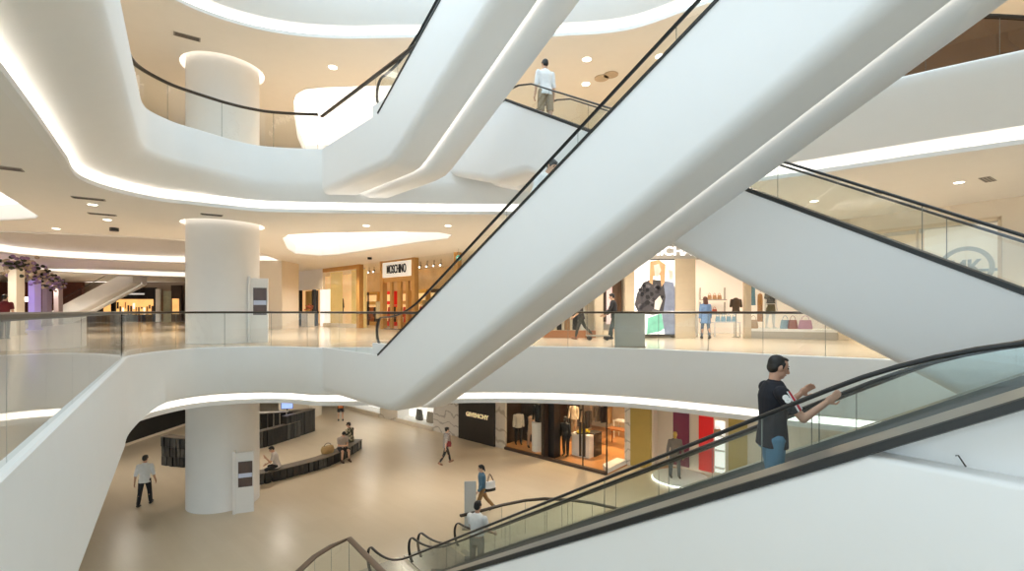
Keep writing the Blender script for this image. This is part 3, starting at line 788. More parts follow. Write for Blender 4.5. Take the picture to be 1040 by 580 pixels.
# fashion shop: floor, window, interior
def sh(a, b, z=0): q = Vector((3.9, 19.87)) - G.d * a + G.n * b; return Vector((q.x, q.y, z))
a513 = (G.p(513) - Vector((3.9, 19.87))).length; a556 = (G.p(556) - Vector((3.9, 19.87))).length
mb = MB(); mb.poly([sh(-.02, 0)[:2], sh(a513, 0)[:2], sh(a513, 7)[:2], sh(-.02, 7)[:2]], 0, .03); mb.poly([sh(-3, 2)[:2], sh(0, 2)[:2], sh(0, 7)[:2], sh(-3, 7)[:2]], 0, .03); struct(mb.build('floor_shop', WOODF))
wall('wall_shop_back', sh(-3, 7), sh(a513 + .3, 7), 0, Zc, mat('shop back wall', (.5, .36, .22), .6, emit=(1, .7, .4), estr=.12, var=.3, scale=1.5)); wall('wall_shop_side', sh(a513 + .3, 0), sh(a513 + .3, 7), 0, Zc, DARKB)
sf = thing('shopfront', 'glass shopfront of the ground floor fashion shop with bronze door handles', 'shopfront', sh(0, 0))
def aq(px, b): q = G.q(px, b); return (q - Vector((3.9, 19.87))).dot(-G.d)
def sfp(name, m, f):
    mb = MB(); f(mb); o = mb.build(name, m, sf); o.location = -sh(0, 0); return o
sfp('sill', DARKB, lambda mb: mb.wallseg(sh(0, 0), sh(a513, 0), 0, .12, .16))
sfp('header', DARK, lambda mb: mb.wallseg(sh(0, .2), sh(a556, .2), Zc - .42, Zc, .1))
for a, b in ((a513, aq(552.5, 0)), (aq(567, 0), aq(592, 0)), (aq(592, 0) - .03, 0.03)):
    sfp('glass_panel', SHOPG, lambda mb: mb.wallseg(sh(a, 0), sh(b, 0), .12, Zc, .012))
sfp('glass_panel', SHOPG, lambda mb: mb.wallseg(sh(0, .02), sh(0, 1.75), .12, Zc, .012))
for a in (aq(552.5, 0), aq(592, 0), 0): sfp('mullion', RAILM, lambda mb: mb.wallseg(sh(a + .02, 0), sh(a - .02, 0), 0, Zc, .05))
for a in (aq(594, 0), aq(590, 0)): sfp('door_handle', RAILM, lambda mb: mb.wallseg(sh(a + .05, -.05), sh(a - .05, -.05), .55, 2.0, .05))
sfp('column', DARKB, lambda mb: mb.wallseg(sh(aq(553, .3), .3), sh(aq(557.5, .3), .3), 0, Zc, .5))
sfp('door_surround', BLACK, lambda mb: mb.wallseg(sh(aq(558, .5), .5), sh(aq(566, .5), .5), 0, Zc, .5))
sfp('marble_edge', MARBW, lambda mb: mb.wallseg(sh(0, 1.75), sh(0, 2.0), 0, Zc, .25))
sfp('white_sill', CEILW, lambda mb: mb.poly([sh(.02, .05)[:2], sh(.5, .55)[:2], sh(.5, 1.75)[:2], sh(.02, 1.75)[:2]], .03, .22))
wb = MB(); wb.wallseg(sh(aq(505, 1.5), 1.5), sh(aq(556, 1.5), 1.5), .1, Zc, .08); struct(wb.build('wall_window_backdrop', mat('smoked backdrop', (.06, .05, .045), .45, var=.3, scale=2)))
wb = MB(); wb.poly([sh(aq(513, .05), .05)[:2], sh(aq(553, .05), .05)[:2], sh(aq(556, 1.5), 1.5)[:2], sh(aq(505, 1.5), 1.5)[:2]], .1, .14); struct(wb.build('floor_window', WOODF))
def plinth(label, loc, r, h, m, sq=None, rz=0, cat='plinth', name='display_plinth'):
    mb = MB()
    if sq: mb.box((0, 0, h / 2), (sq[0], sq[1], h)); mb.box((0, 0, h + .01), (sq[0] + .03, sq[1] + .03, .02))
    else: mb.lathe([(r, 0), (r, h - .01), (r - .01, h)], sides=32)
    o = mb.build(name, m, None, smooth=not sq, loc=loc); o.rotation_euler = (0, 0, rz); return tag(o, label, cat)
aG = math.atan2(G.d.y, G.d.x)
plinth('round white plinth under the dark bust in the fashion shop window', G.q(546.5, .5).to_3d() + Vector((0, 0, .14)), .3, 1.35, CEILW)
plinth('white counter with yellow flowers inside the fashion shop', sh(aq(593, 1.6), 1.6, .03), 0, 1.0, CEILW, (.95, .6), aG, 'counter', 'display_counter')
plinth('dark counter right behind the white flower counter', sh(aq(603.5, 2.0), 2.0, .03), 0, 1.05, DARK, (.45, .6), aG, 'counter', 'display_counter')
fl = thing('flower_tray', 'tray of yellow flowers on the white shop counter', 'flowers', sh(aq(593, 1.6), 1.6, 1.05))
mb = MB(); mb.box((0, 0, .02), (.7, .4, .04)); mb.build('tray', DARKB, fl)
mb = MB()
for i in range(40): mb.ell((random.uniform(-.3, .3), random.uniform(-.16, .16), random.uniform(.05, .16)), (.05, .05, .04), seg=6, rings=4)
o = mb.build('flowers', mat('yellow petals', (.85, .6, .06), .6, var=.3), fl); o['kind'] = 'stuff'
def rack(label, loc, rz, cols, L=.9, w=1.5, names=None):
    t = thing('clothes_rack', label, 'clothes rack', loc, rz)
    mb = MB(); mb.tube([(-w / 2, 0, 0), (-w / 2, 0, 1.5), (w / 2, 0, 1.5), (w / 2, 0, 0)], .018, sides=6, side=(0, 1, 0)); mb.build('frame', DECK, t)
    for s_ in (-1, 1):
        mb = MB(); mb.box((s_ * w / 2, 0, .015), (.05, .5, .03)); mb.build('foot', DECK, t)
    M = Matrix.Rotation(rz, 3, 'Z'); g0 = {}
    for i, c in enumerate(cols):
        p = Vector(loc) + M @ Vector((-w / 2 + (i + .5) * w / len(cols), 0, 1.38))
        lab = f'{c[0]} garment hanging on the {label}'
        garment(' '.join(lab.split()[:16]), p, col_m(c[0], c[1]), L, .42, rz + PI / 2 + random.uniform(-.2, .2), group='clothes on the ' + label[:40])
rack('rail beside the counters of the ground fashion shop', sh(aq(588, 4.6), 4.6, .03), aG, [('black', (.02, .02, .022)), ('cream', (.7, .62, .5)), ('charcoal', (.06, .06, .06)), ('sand', (.5, .4, .28)), ('coal', (.025, .025, .03))])
rack('rail at the back right of the ground fashion shop', sh(aq(610, 6.2), 6.2, .03), aG, [('ivory', (.7, .66, .58)), ('grey', (.2, .2, .2)), ('ink', (.03, .03, .04)), ('camel', (.45, .3, .16))])
def table(label, loc, rz, sx, sy, h, m):
    t = thing('display_table', label, 'table', loc, rz); mb = MB(); mb.box((0, 0, h), (sx, sy, .05)); mb.build('tabletop', m, t)
    for x in (-1, 1):
        for y in (-1, 1): mb = MB(); mb.box((x * (sx / 2 - .04), y * (sy / 2 - .04), h / 2), (.04, .04, h)); mb.build('leg', m, t)
    return t
table('low timber display table at the back of the ground fashion shop', sh(aq(630, 4.2), 4.2, .03), aG, 1.3, .6, .8, mat('reddish timber', (.33, .13, .05), .4))
table('white display table far right inside the ground fashion shop', sh(aq(634, 5.6), 5.6, .03), aG, 1.0, .6, .9, CEILW)
# ochre wall and colour panel shop
Y0 = sh(0, 2.0); wall('wall_ochre', sh(-.1, 1.95), sh(-1.05, 1.95), 0, Zc, OLIVE, .3)
CW = Front((6.4, 21.45), (10.6, 17.75))
wall('wall_cream_niche', sh(-1.05, 1.95), CW.A, 0, Zc, CREAM); wall('wall_cream_shop', CW.A, CW.B, 0, Zc, CREAM)
wall('wall_right_ground', CW.B, (22, 9), 0, Zc, CREAM)
for nm, m_, p0, p1, z0, z1, lab in (('wall_panel', PURPLE, 685, 701, .15, 2.6, 'tall glossy plum panel on the cream wall of the ground floor shop'), ('wall_panel', RED, 711, 725.5, .15, 2.4, 'tall scarlet panel on the cream wall right of the plum one'),
                                   ('wall_panel', OLIVE, 741, 760, 0, Zc, 'ochre wall panel right of the white shoe niche')):
    tag(CW.bx(nm, m_, None, p0, p1, z0, z1, -.12, .06), lab, 'wall panel')
nt_ = thing('shoe_niche', 'white lit niche with shelves between the scarlet and ochre panels', 'shelf', (*CW.p(731), 0))
for nm, z0, z1, th, dep, m_ in (('back_panel', .2, 2.3, .04, -.09, BRIGHT), ('shelf', 1.1, 1.14, .25, -.16, CEILW), ('shelf', 1.7, 1.74, .25, -.16, CEILW), ('shelf', .4, .44, .25, -.16, CEILW)):
    o = CW.bx(nm, m_, nt_, 727, 737, z0, z1, dep, th); o.location = -Vector((*CW.p(731), 0))
handbag('tan bag on the shelf of the white niche', (*CW.p(731, -.28), 1.75), col_m('tan', (.45, .25, .12)), .3, .25, .14, 0, 'goods in the niche')
pl = thing('round_podium', 'low round pale podium with lit rim under the gold headed mannequin', 'podium', (6.75, 19.35, 0))
mb = MB(); mb.lathe([(1.08, 0), (1.08, .1), (1.04, .12)], sides=40); mb.build('podium_body', CEILW, pl, smooth=True); mb = MB(); mb.lathe([(1.1, .03), (1.1, .06)], sides=40); mb.build('light_rim', COVE, pl)

# concierge desk: ring of black slats
def slat_run(name, label, pts, z0, z1, th, top, cat, close_top=True, hvar=0, rows=1):
    t = thing(name, label, cat, (*pts[0][:2], 0)); o0 = Vector((*pts[0][:2], 0)); mb = MB()
    P_ = crom([(*p, 0) for p in pts], 6); rr = random.Random(3)
    for a, b in zip(P_, P_[1:]):
        L = (b - a).length; n = max(1, int(L / .2)); d = (b - a).normalized(); nn = Vector((-d.y, d.x, 0))
        for i in range(n):
            q = a + d * (i + .5) * L / n - o0
            for r_ in range(rows):
                zz0 = z0 + (z1 - z0) * r_ / rows; zz1 = z0 + (z1 - z0) * (r_ + 1) / rows
                mb.box((q.x + nn.x * rr.uniform(-.025, .025), q.y + nn.y * rr.uniform(-.025, .025), (zz0 + zz1) / 2), (L / n * .86, th * .94, zz1 - zz0 - .015), math.atan2(d.y, d.x), mi=rr.choice((0, 0, 1)))
    mb.build('slat_body', [SLAT, SLATG], t)
    mb = MB()
    V = []
    for i, p in enumerate(P_):
        d = (P_[min(i + 1, len(P_) - 1)] - P_[max(i - 1, 0)]).normalized(); nn = Vector((-d.y, d.x, 0)); V.append((p - o0 - nn * th * .52, p - o0 + nn * th * .52))
    for (a, b), (c, d) in zip(V, V[1:]):
        mb.add([(*x[:2], z) for z in (z1, z1 + .03) for x in (a, c, d, b)], [(3, 2, 1, 0), (4, 5, 6, 7), (0, 1, 5, 4), (1, 2, 6, 5), (2, 3, 7, 6), (3, 0, 4, 7)])
    mb.build('top_board', top, t)
    return t
slat_run('bench', 'long low bent black slatted bench on the ground floor with people sitting on it', [(-10.9, 18.55), (-9.97, 18.85), (-8.9, 19.95), (-8.2, 20.95), (-7.8, 22.2), (-7.62, 23.75)], 0, .42, .5, WOODT, 'bench')
slat_run('counter', 'low black slatted front of the concierge desk', [(-13.2, 23.3), (-12.5, 23.75), (-12.0, 24.8), (-11.55, 26.0)], 0, .82, .35, WOODT, 'counter')
slat_run('counter', 'tall black slatted right end of the concierge desk', [(-11.9, 25.2), (-11.6, 26.0), (-11.2, 27.2)], 0, 1.24, .3, WOODT, 'counter')
slat_run('counter', 'tall back counter of the concierge desk carrying the monitor', [(-14.6, 25.9), (-13.0, 26.3), (-11.3, 27.3)], 0, 1.2, .4, WOODT, 'counter')
slat_run('counter', 'tall black slatted counter block left of the round column', [(-15.3, 21.3), (-14.3, 21.0), (-13.2, 21.0)], 0, 1.24, .4, WOODT, 'counter', rows=3)
mo = thing('monitor', 'small computer monitor with bright blue screen on the concierge desk', 'monitor', (-12.35, 26.5, 1.24), .25)
mb = MB(); mb.box((0, 0, .012), (.22, .16, .02)); mb.build('foot', BLACK, mo); mb = MB(); mb.box((0, .02, .1), (.05, .03, .2)); mb.build('stem', BLACK, mo)
mb = MB(); mb.box((0, 0, .33), (.62, .04, .38)); bz = mb.build('bezel', BLACK, mo); mb = MB(); mb.box((0, -.022, .33), (.57, .01, .33)); mb.build('screen', mat('blue screen', (.3, .4, .9), .3, emit=(.35, .5, 1), estr=1.0), bz)
for i in range(6):
    o = (lambda mb: (mb.box((0, 0, .012), (.3, .22, .024)), mb.box((.02, .01, .03), (.27, .2, .012), .2), mb.build('magazine', mat('paper', (.8, .76, .72), .6)))[2])(MB())
    o.location = (-13.9 + .3 * i, 26.1 + .06 * i, 1.235); tag(o, 'pale magazine lying in a row on the concierge back counter', 'magazine', 'magazines on the desk'); o.rotation_euler = (0, 0, .2 * (i % 3))
bsk = thing('basket_bag', 'tan woven basket bag on the bench beside the seated person in black shorts', 'bag', (-8.2, 21.45, .45), .8)
mb = MB(); R0 = Matrix.Identity(3); mb.loft([((0, 0, 0), .26, .16, R0), ((0, 0, .14), .3, .2, R0), ((0, 0, .3), .25, .12, R0)], 14); mb.build('woven_body', mat('woven straw', (.45, .3, .13), .8, var=.3, scale=40), bsk, smooth=True)
mb = MB(); mb.tube([(.16 * math.cos(PI - PI * i / 8), 0, .29 + .14 * math.sin(PI * i / 8)) for i in range(9)], .014, sides=6); mb.build('handle', DARKB, bsk)
def totem(label, x, y, z, rz, h):
    t = thing('information_totem', label, 'information board', (x, y, z), rz)
    mb = MB(); mb.box((0, .0, h / 2), (.56, .1, h)); mb.build('body', CEILW, t); mb = MB(); mb.box((-.3, 0, h / 2 + .03), (.08, .2, h + .06)); mb.build('side_fin', CEILW, t)
    mb = MB(); mb.box((.03, -.055, h * .64), (.42, .02, h * .42)); sc_ = mb.build('screen', mat('brown screen', (.12, .08, .07), .2, var=.5, scale=3), t)
    mb = MB(); mb.box((.03, -.068, h * .62), (.4, .004, h * .07)); mb.build('screen_band', mat('screen band', (.4, .42, .5), .3, emit=(.6, .65, .8), estr=.2), sc_)
    return t
totem('white information totem with a brown screen at the foot of the ground floor column', -8.98, 16.2, 0, .38, 2.02)
totem('white information totem with small dark screen beside the column on the middle floor', -8.85, 16.9, L1, .3, 2.25)
sg = thing('standing_sign', 'plain white standing sign board behind the man in white shirt on the lower escalator', 'sign', (-1.3, 15.0, 0), .1)
mb = MB(); mb.box((0, 0, .76), (.36, .06, 1.4)); mb.build('board', mat('pale grey board', (.62, .63, .62), .4), sg); mb = MB(); mb.box((0, 0, .03), (.5, .3, .06)); mb.build('foot', DECK, sg)

# ---------- middle floor, left shopfronts
A1 = Front((-16.5, 37.5), (-2.5, 24.8)); z1 = L1
def shopfront(label, px0, px1, parts):
    l = Vector((*A1.p(px0), L1)); t = thing('shopfront', label, 'shopfront', l)
    for nm, m_, a, b, za, zb_, dep, th in parts:
        o = A1.bx(nm, m_, t, a, b, za, zb_, dep, th); o.location = -l
    return t
wall('wall_mauve', A1.p(284), A1.p(304), L1, K2, MAUVE)
wall('wall_level_one_left', A1.p(284), A1.p(284) + Vector((-2, 9)), L1, K2, CREAM)
shopfront('pale shopfront with gold doors on the middle floor, leftmost of the lit row', 304, 329, [
    ('fascia_panel', CEILW, 304, 329, 8.35, K2, 0, .2), ('door', GOLD, 307, 313, L1, 8.3, .3, .08), ('door', DARKB, 313, 319, L1, 8.3, .3, .06), ('door_frame', BLACK, 304, 306, L1, 8.35, 0, .2),
    ('side_panel', BRIGHT, 319, 329, L1, 8.35, .5, .08), ('door_frame', BLACK, 318.5, 320, L1, 8.35, 0, .2)])
sg2 = text_mesh('— — —', .6, .02, 'lettering', DARKB, None, (*A1.p(317, -.15), 9.0), stand(A1.d), sx=.9); bpy.data.objects.remove(sg2)
shopfront('shopfront veiled with gold mesh curtains on the middle floor', 329, 366, [
    ('header', ORANGE, 329, 366, 9.55, K2, 0, .2), ('glass_panel', SHOPG, 330, 346, L1, 9.55, 0, .02), ('glass_panel', SHOPG, 346.3, 364, L1, 9.55, 0, .02), ('mesh_curtain', GOLDM, 329, 341, L1, 9.55, .5, .04),
    ('mesh_curtain', GOLDM, 349, 364, L1, 9.55, .6, .04), ('post', ORANGE, 364, 367, L1, K2, 0, .3), ('base', CREAM, 329, 364, L1, L1 + .25, 0, .2)])
sf2 = shopfront('amber timber shopfront with the white sign box and tall doors on the middle floor', 367, 470, [
    ('post', ORANGE, 388, 391, L1, K2, 0, .3), ('post', ORANGE, 420, 423, L1, K2, 0, .3), ('post', ORANGE, 463, 466.5, L1, K2, 0, .3),
    ('glass_panel', SHOPG, 367, 388, L1, K2, 0, .02), ('glass_panel', SHOPG, 423, 463, L1, K2, 0, .02), ('glass_panel', SHOPG, 467, 500, L1, K2, 0, .02),
    ('sign_box', mat('white sign board', (.88, .86, .78), .4, emit=(1, .95, .85), estr=.3), 391, 420, 8.78, 9.68, -.05, .25), ('door_head', ORANGE, 391, 420, 8.5, 8.78, 0, .2), ('door_head', ORANGE, 391, 420, 9.68, K2, 0, .2),
    ('door_post', ORANGE, 397, 399, L1, 8.5, 0, .15), ('door_post', ORANGE, 404.5, 408, L1, 8.5, 0, .15), ('door_post', ORANGE, 413, 415.5, L1, 8.5, 0, .15), ('threshold', DARKB, 391, 420, L1, L1 + .05, 0, .2)])
q = A1.p(405.5, -.22); tx = text_mesh('MOSCHINO', .74, .02, 'lettering', BLACK, sf2, (*q, 9.22), stand(A1.d), sx=.5, bold=.004); tx.location = -Vector((*A1.p(367), L1))
wall('wall_shop_back_left', A1.q(300, 4.0), A1.q(372, 4.0), L1, K2, WARMB); wall('wall_shop_back_right', A1.q(364, 5), A1.q(520, 5), L1, K2, mat('shop rear', (.3, .17, .07), .6, emit=(1, .55, .2), estr=.3, var=.8, scale=1.0))  # shop light put into both back walls as emission
aA = math.atan2(A1.d.y, A1.d.x)
rack('rail in the window left of the amber doors', (*A1.q(377, 1.6), L1), aA, [('black', (.02, .02, .02)), ('brown', (.16, .08, .04)), ('rust', (.5, .16, .05)), ('black', (.02, .02, .02))], 1.0, 2.0)
rack('rail seen through the amber doors', (*A1.q(405, 2.0), L1), aA, [('red', (.6, .08, .03)), ('black', (.02, .02, .02)), ('orange', (.7, .3, .05)), ('cream', (.7, .6, .45)), ('red', (.6, .08, .03))], 1.0, 2.2)
rack('rail in the window right of the amber doors', (*A1.q(440, 1.6), L1), aA, [('scarlet', (.65, .06, .03)), ('white', (.8, .78, .74)), ('black', (.02, .02, .02)), ('blue', (.1, .2, .4)), ('yellow', (.75, .5, .08)), ('black', (.02, .02, .02))], 1.0, 2.4)
garment('dark dress shape standing in the gold curtained window', (*A1.q(347, .9), L1 + 2.0), col_m('black', (.02, .02, .02)), 1.1, .4, aA, group='clothes in the curtained window', cat='dress')
rd = plinth('white reception table behind the pale shopfront', Vector((*A1.p(325, -.9), L1)), 0, .9, CEILW, (1.0, .5), aA, 'table', 'reception_table')
bq = thing('flower_vase', 'small vase of reddish flowers on the white reception table', 'flowers', (*A1.p(326, -.9), L1 + .92))
mb = MB(); mb.lathe([(.06, 0), (.1, .1), (.06, .25), (.08, .3)], sides=14); mb.build('vase', GOLD, bq, smooth=True)
mb = MB()
for i in range(24): mb.ell((random.gauss(0, .12), random.gauss(0, .1), .42 + random.gauss(0, .1)), (.07, .07, .06), seg=6, rings=4)
mb.build('bouquet', mat('reddish petals', (.5, .14, .08), .7, var=.5, scale=10), bq)

for px, m_, nm in ((352, GOLD, 'gold'), (336, CEILW, 'cream'), (372, DARKB, 'dark'), (381, GOLD, 'gilt'), (398, RED, 'red'), (412, ORANGE, 'amber'), (430, GOLD, 'brass'), (445, DARKB, 'brown'), (456, ORANGE, 'honey')):
    t = thing('shelf_unit', f'{nm} shelf unit at the back of the lit shops on the middle floor', 'shelf', (*A1.q(px, 4.2), L1), aA)
    mb = MB(); mb.box((0, 0, 1.3), (1.1, .35, 2.6)); cc_ = mb.build('carcass', m_, t)
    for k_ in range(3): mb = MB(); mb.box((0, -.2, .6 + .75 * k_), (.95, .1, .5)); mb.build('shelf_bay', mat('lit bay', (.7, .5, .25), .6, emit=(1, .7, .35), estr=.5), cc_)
for i, (px, dep, c) in enumerate(((372, 1.0, (.03, .03, .03)), (384, 1.2, (.6, .5, .3)), (432, 1.0, (.6, .42, .2)), (449, 1.0, (.04, .04, .05)), (458, 1.1, (.6, .1, .04)))):
    garment(('black', 'straw', 'golden', 'ink', 'scarlet')[i] + ' dress on show behind the glass of the amber shop', (*A1.q(px, dep), L1 + 1.75), col_m('show%d' % i, c), 1.15, .42, aA, group='dresses behind the amber shop glass', cat='dress')
for px in (370, 375, 380, 427, 434, 441, 448):
    q = A1.q(px, 1.5); t = thing('track_spotlight', 'small black spotlight under the ceiling inside the amber shop', 'ceiling light', (q.x, q.y, K2), 0, 'spotlights inside the amber shop'); mb = MB(); mb.tube([(0, 0, 0), (0, 0, -.28)], .015); mb.build('stem', BLACK, t); mb = MB(); mb.cone((0, .08, -.26), .05, (-.04, -.1, -.36), .07, False, False); mb.build('lamp_head', BLACK, t, smooth=True); mb = MB(); mb.ell((-.043, -.108, -.364), (.05, .02, .05)); mb.build('lens', DOWN, t)
# ---------- middle floor, right: handbag store
YW = 20.0
def fr(px, Y=YW): return (px - CX) / F * Y
st = thing('shopfront', 'pale stone shopfront of the handbag store with white letters on the grey header', 'shopfront', (5, YW, L1)); l0 = -Vector((5, YW, L1))
def stp_(name, m, a, b, z0, z1, y=YW, th=.15):
    mb = MB(); mb.box(((a + b) / 2, y, (z0 + z1) / 2), (b - a, th, z1 - z0)); o = mb.build(name, m, st); o.location = l0; return o
STONE = mat('travertine', (.66, .55, .4), .4, var=.08, scale=4)
HEAD = mat('grey header', (.5, .47, .42), .5)
stp_('header', HEAD, fr(640), fr(757), 8.9, K2R, YW, .3)
stp_('stone_pier', STONE, fr(684), fr(704), L1, 8.9, YW, .5); stp_('stone_pier', STONE, fr(634), fr(644), L1, 8.9, YW, .3); stp_('stone_pier', STONE, fr(604), fr(612), L1, 8.9, YW, .3)
stp_('pink_panel', mat('pinkish light panel', (.85, .7, .68), .5, emit=(1, .75, .72), estr=.4), fr(618), fr(624), 6.2, 8.9, YW + .5, .1)
stp_('brown_panel', mat('mid brown', (.18, .1, .06), .5, var=.3), fr(624), fr(634), 6.0, 8.9, YW + .5, .1); stp_('brown_panel', DARKB, fr(612), fr(618), 6.3, 8.9, YW + .5, .1)
stp_('timber_base', mat('red timber', (.35, .15, .06), .4), fr(552), fr(604), L1, L1 + .3, YW, .5); stp_('glass_panel', SHOPG, fr(552), fr(604), L1 + .3, 8.9, YW, .02)
stp_('pier_base', STONE, fr(612), fr(634), L1, 5.95, YW, .5)
o = text_mesh('MICHAEL KORS', .5, .03, 'lettering', mat('white lit letters', (1, 1, 1), .4, emit=(1, 1, 1), estr=1.0), st, (fr(706), YW - .18, 9.2), stand((1, 0)), sx=1.12, bold=.008); o.location = l0
rack('rail in the shop window behind the walking person', (fr(578), YW + .7, L1 + .02), 0, [('stone', (.55, .5, .42)), ('black', (.02, .02, .02)), ('tan', (.4, .28, .16)), ('black', (.02, .02, .02)), ('white', (.75, .72, .68))], 1.1, 1.7)
# lit poster
ps = thing('poster_lightbox', 'tall lit fashion poster of figures in dark coats with a teal bag', 'poster', (fr(664), YW - .12, 5.8))
pw, ph = fr(684.5) - fr(643.5), 3.05
mb = MB(); mb.box((0, .03, ph / 2), (pw + .1, .1, ph + .1)); mb.build('frame', BLACK, ps); mb = MB(); mb.box((0, -.03, ph / 2), (pw, .02, ph)); sheet = mb.build('backlit_sheet', BRIGHT, ps)
def pshape(name, pts, m, d=0):
    mb = MB(); P_ = [((x - .5) * pw, (1 - y) * ph) for x, y in pts]; tri = tessellate_polygon([[Vector((*p, 0)) for p in P_]]); mb.add([(x, -.042 - d, y) for x, y in P_], [tuple(t) for t in tri]); mb.build(name, m, sheet)
pm = lambda n, c: mat('poster ' + n, c, .5, var=.5, scale=3, emit=c, estr=.3)
pshape('denim_coat', [(.72, .28), (.95, .3), (1, .4), (1, 1), (.74, 1), (.66, .7)], pm('denim', (.22, .25, .34)), .001)
pshape('dark_coat', [(.22, .3), (.42, .26), (.7, .28), (.76, .5), (.7, .72), (.45, .74), (.1, .72), (.0, .6), (.06, .45)], pm('dark coat', (.06, .055, .06)), .002)
rp_ = random.Random(5)
for i in range(26):
    cx_, cy_ = rp_.uniform(.12, .68), rp_.uniform(.34, .7); pshape('coat_fold', [(cx_ + .07 * math.cos(a) * rp_.uniform(.5, 1.2), cy_ + .035 * math.sin(a) * rp_.uniform(.5, 1.2)) for a in (0, 1, 2, 3, 4, 5)], pm('fold %d' % (i % 3), ((.015, .014, .016), (.13, .12, .13), (.03, .026, .03))[i % 3]), .003)
pshape('hair', [(.38, .02), (.6, .0), (.76, .06), (.74, .3), (.66, .36), (.62, .2), (.46, .22), (.44, .33), (.36, .3)], pm('hair', (.7, .4, .2)), .004)
pshape('face', [(.47, .07), (.6, .05), (.65, .14), (.58, .23), (.5, .22)], pm('skin', (.9, .72, .6)), .006)
pshape('hands', [(.5, .55), (.62, .48), (.68, .55), (.6, .68), (.48, .66)], pm('skin', (.9, .72, .6)), .006)
pshape('second_head', [(.82, .12), (.94, .14), (.96, .26), (.86, .28)], pm('skin', (.9, .72, .6)), .005)
pshape('teal_bag', [(.32, .78), (.66, .72), (.72, .92), (.64, .96), (.3, 1.0)], pm('teal', (.2, .55, .42)), .008)
# store interior and display window
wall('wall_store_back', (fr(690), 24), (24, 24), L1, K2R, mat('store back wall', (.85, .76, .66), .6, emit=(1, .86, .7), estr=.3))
wall('wall_store_side', (fr(704) - .1, YW), (fr(690), 24), L1, K2R, CEILW)
wall('wall_level_one_mid', (fr(500), YW + 2.5), (fr(690), YW + 2.5), L1, K2R, CREAM); wall('wall_level_one_mid_left', A1.p(505, .1), (fr(500), YW + 2.5), L1, K2R, CREAM)
W0, W1, W2 = Vector((fr(757), 19.8)), Vector((12.6, 18.3)), Vector((17.0, 12.2))
dw = thing('display_window', 'long display window of the handbag store with low white platform and mannequin', 'display window', (W0.x, W0.y, L1)); lw = -Vector((W0.x, W0.y, L1))
def dwp(nm, m_, f): mb = MB(); f(mb); o = mb.build(nm, m_, dw); o.location = lw; return o
def para(a, b, dep): n = inward(a, b); return [(*a,), (*b,), (*(b + n * dep),), (*(a + n * dep),)]
dwp('platform', CEILW, lambda mb: mb.poly(para(W0, W1, 1.6), L1, L1 + .38)); dwp('platform_base', HEAD, lambda mb: mb.wallseg(W0, W1, L1, L1 + .28, .06))
dwp('glass_panel', SHOPG, lambda mb: mb.wallseg(W0, W1, L1 + .38, K2R, .015)); dwp('end_post', STONE, lambda mb: mb.wallseg(W0 - Vector((.15, 0)), W0 + Vector((.1, 0)), L1, K2R, .2))
dwp('end_post', STONE, lambda mb: mb.wallseg(W1 - Vector((.2, -.05)), W1 + Vector((.1, -.1)), L1, K2R, .3))
lg = thing('display_window', 'tall pale window with the round letter emblem at the right of the middle floor', 'display window', (W1.x, W1.y, L1)); ll = -Vector((W1.x, W1.y, L1))
MK = Front(W1, W2); zt_ = 9.55
def lgp(nm, m_, a, b, z0, z1, dep=0, th=.08): o = MK.bx(nm, m_, lg, a, b, z0, z1, dep, th); o.location = ll; return o
PALE = mat('translucent cream screen', (.86, .79, .69), .4, emit=(1, .88, .74), estr=.28)
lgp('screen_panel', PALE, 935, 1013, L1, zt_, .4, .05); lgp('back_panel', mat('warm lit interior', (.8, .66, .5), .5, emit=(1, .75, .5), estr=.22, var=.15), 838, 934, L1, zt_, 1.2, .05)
lgp('glass_panel', SHOPG, 840, 932, L1, zt_, 0, .015); lgp('glass_panel', SHOPG, 933, 1014, L1, zt_, 0, .015); lgp('frame_post', STONE, 1014, 1018, L1, zt_ + .1, 0, .2); lgp('frame_post', STONE, 931, 933, L1, zt_, 0, .1); lgp('frame_post', STONE, 883, 885, L1, zt_, 0, .1)
lgp('frame_head', STONE, 840, 1018, zt_, zt_ + .12, 0, .2); lgp('header', CREAM, 836, 1080, zt_ + .12, K2R, 0, .12); lgp('wall_pier', CREAM, 1018, 1080, L1, zt_ + .12, 0, .12); lgp('middle_rail', mat('pale blue metal', (.5, .6, .66), .3), 905, 1014, 8.02, 8.1, .3, .05)
q = MK.p(981, -.06); EM = mat('grey white emblem', (.42, .47, .48), .4); zc_ = zat(q, 272)
mb = MB(); Rm = stand(MK.d); n_ = 48
for i in range(n_):
    a, b = 2 * PI * i / n_, 2 * PI * (i + 1) / n_
    mb.quad(*[Vector((*q, zc_)) + Rm @ Vector((r * math.cos(x), r * math.sin(x), 0)) for r, x in ((.55, a), (.55, b), (.68, b), (.68, a))])
o = mb.build('emblem_ring', EM, lg); o.location = ll
o = text_mesh('MK', .62, .015, 'emblem_letters', EM, lg, (*q, zc_), Rm, sx=.85, bold=.02); o.location = ll
wall('wall_right', W2, (26, 6), L1, K2R, CREAM)
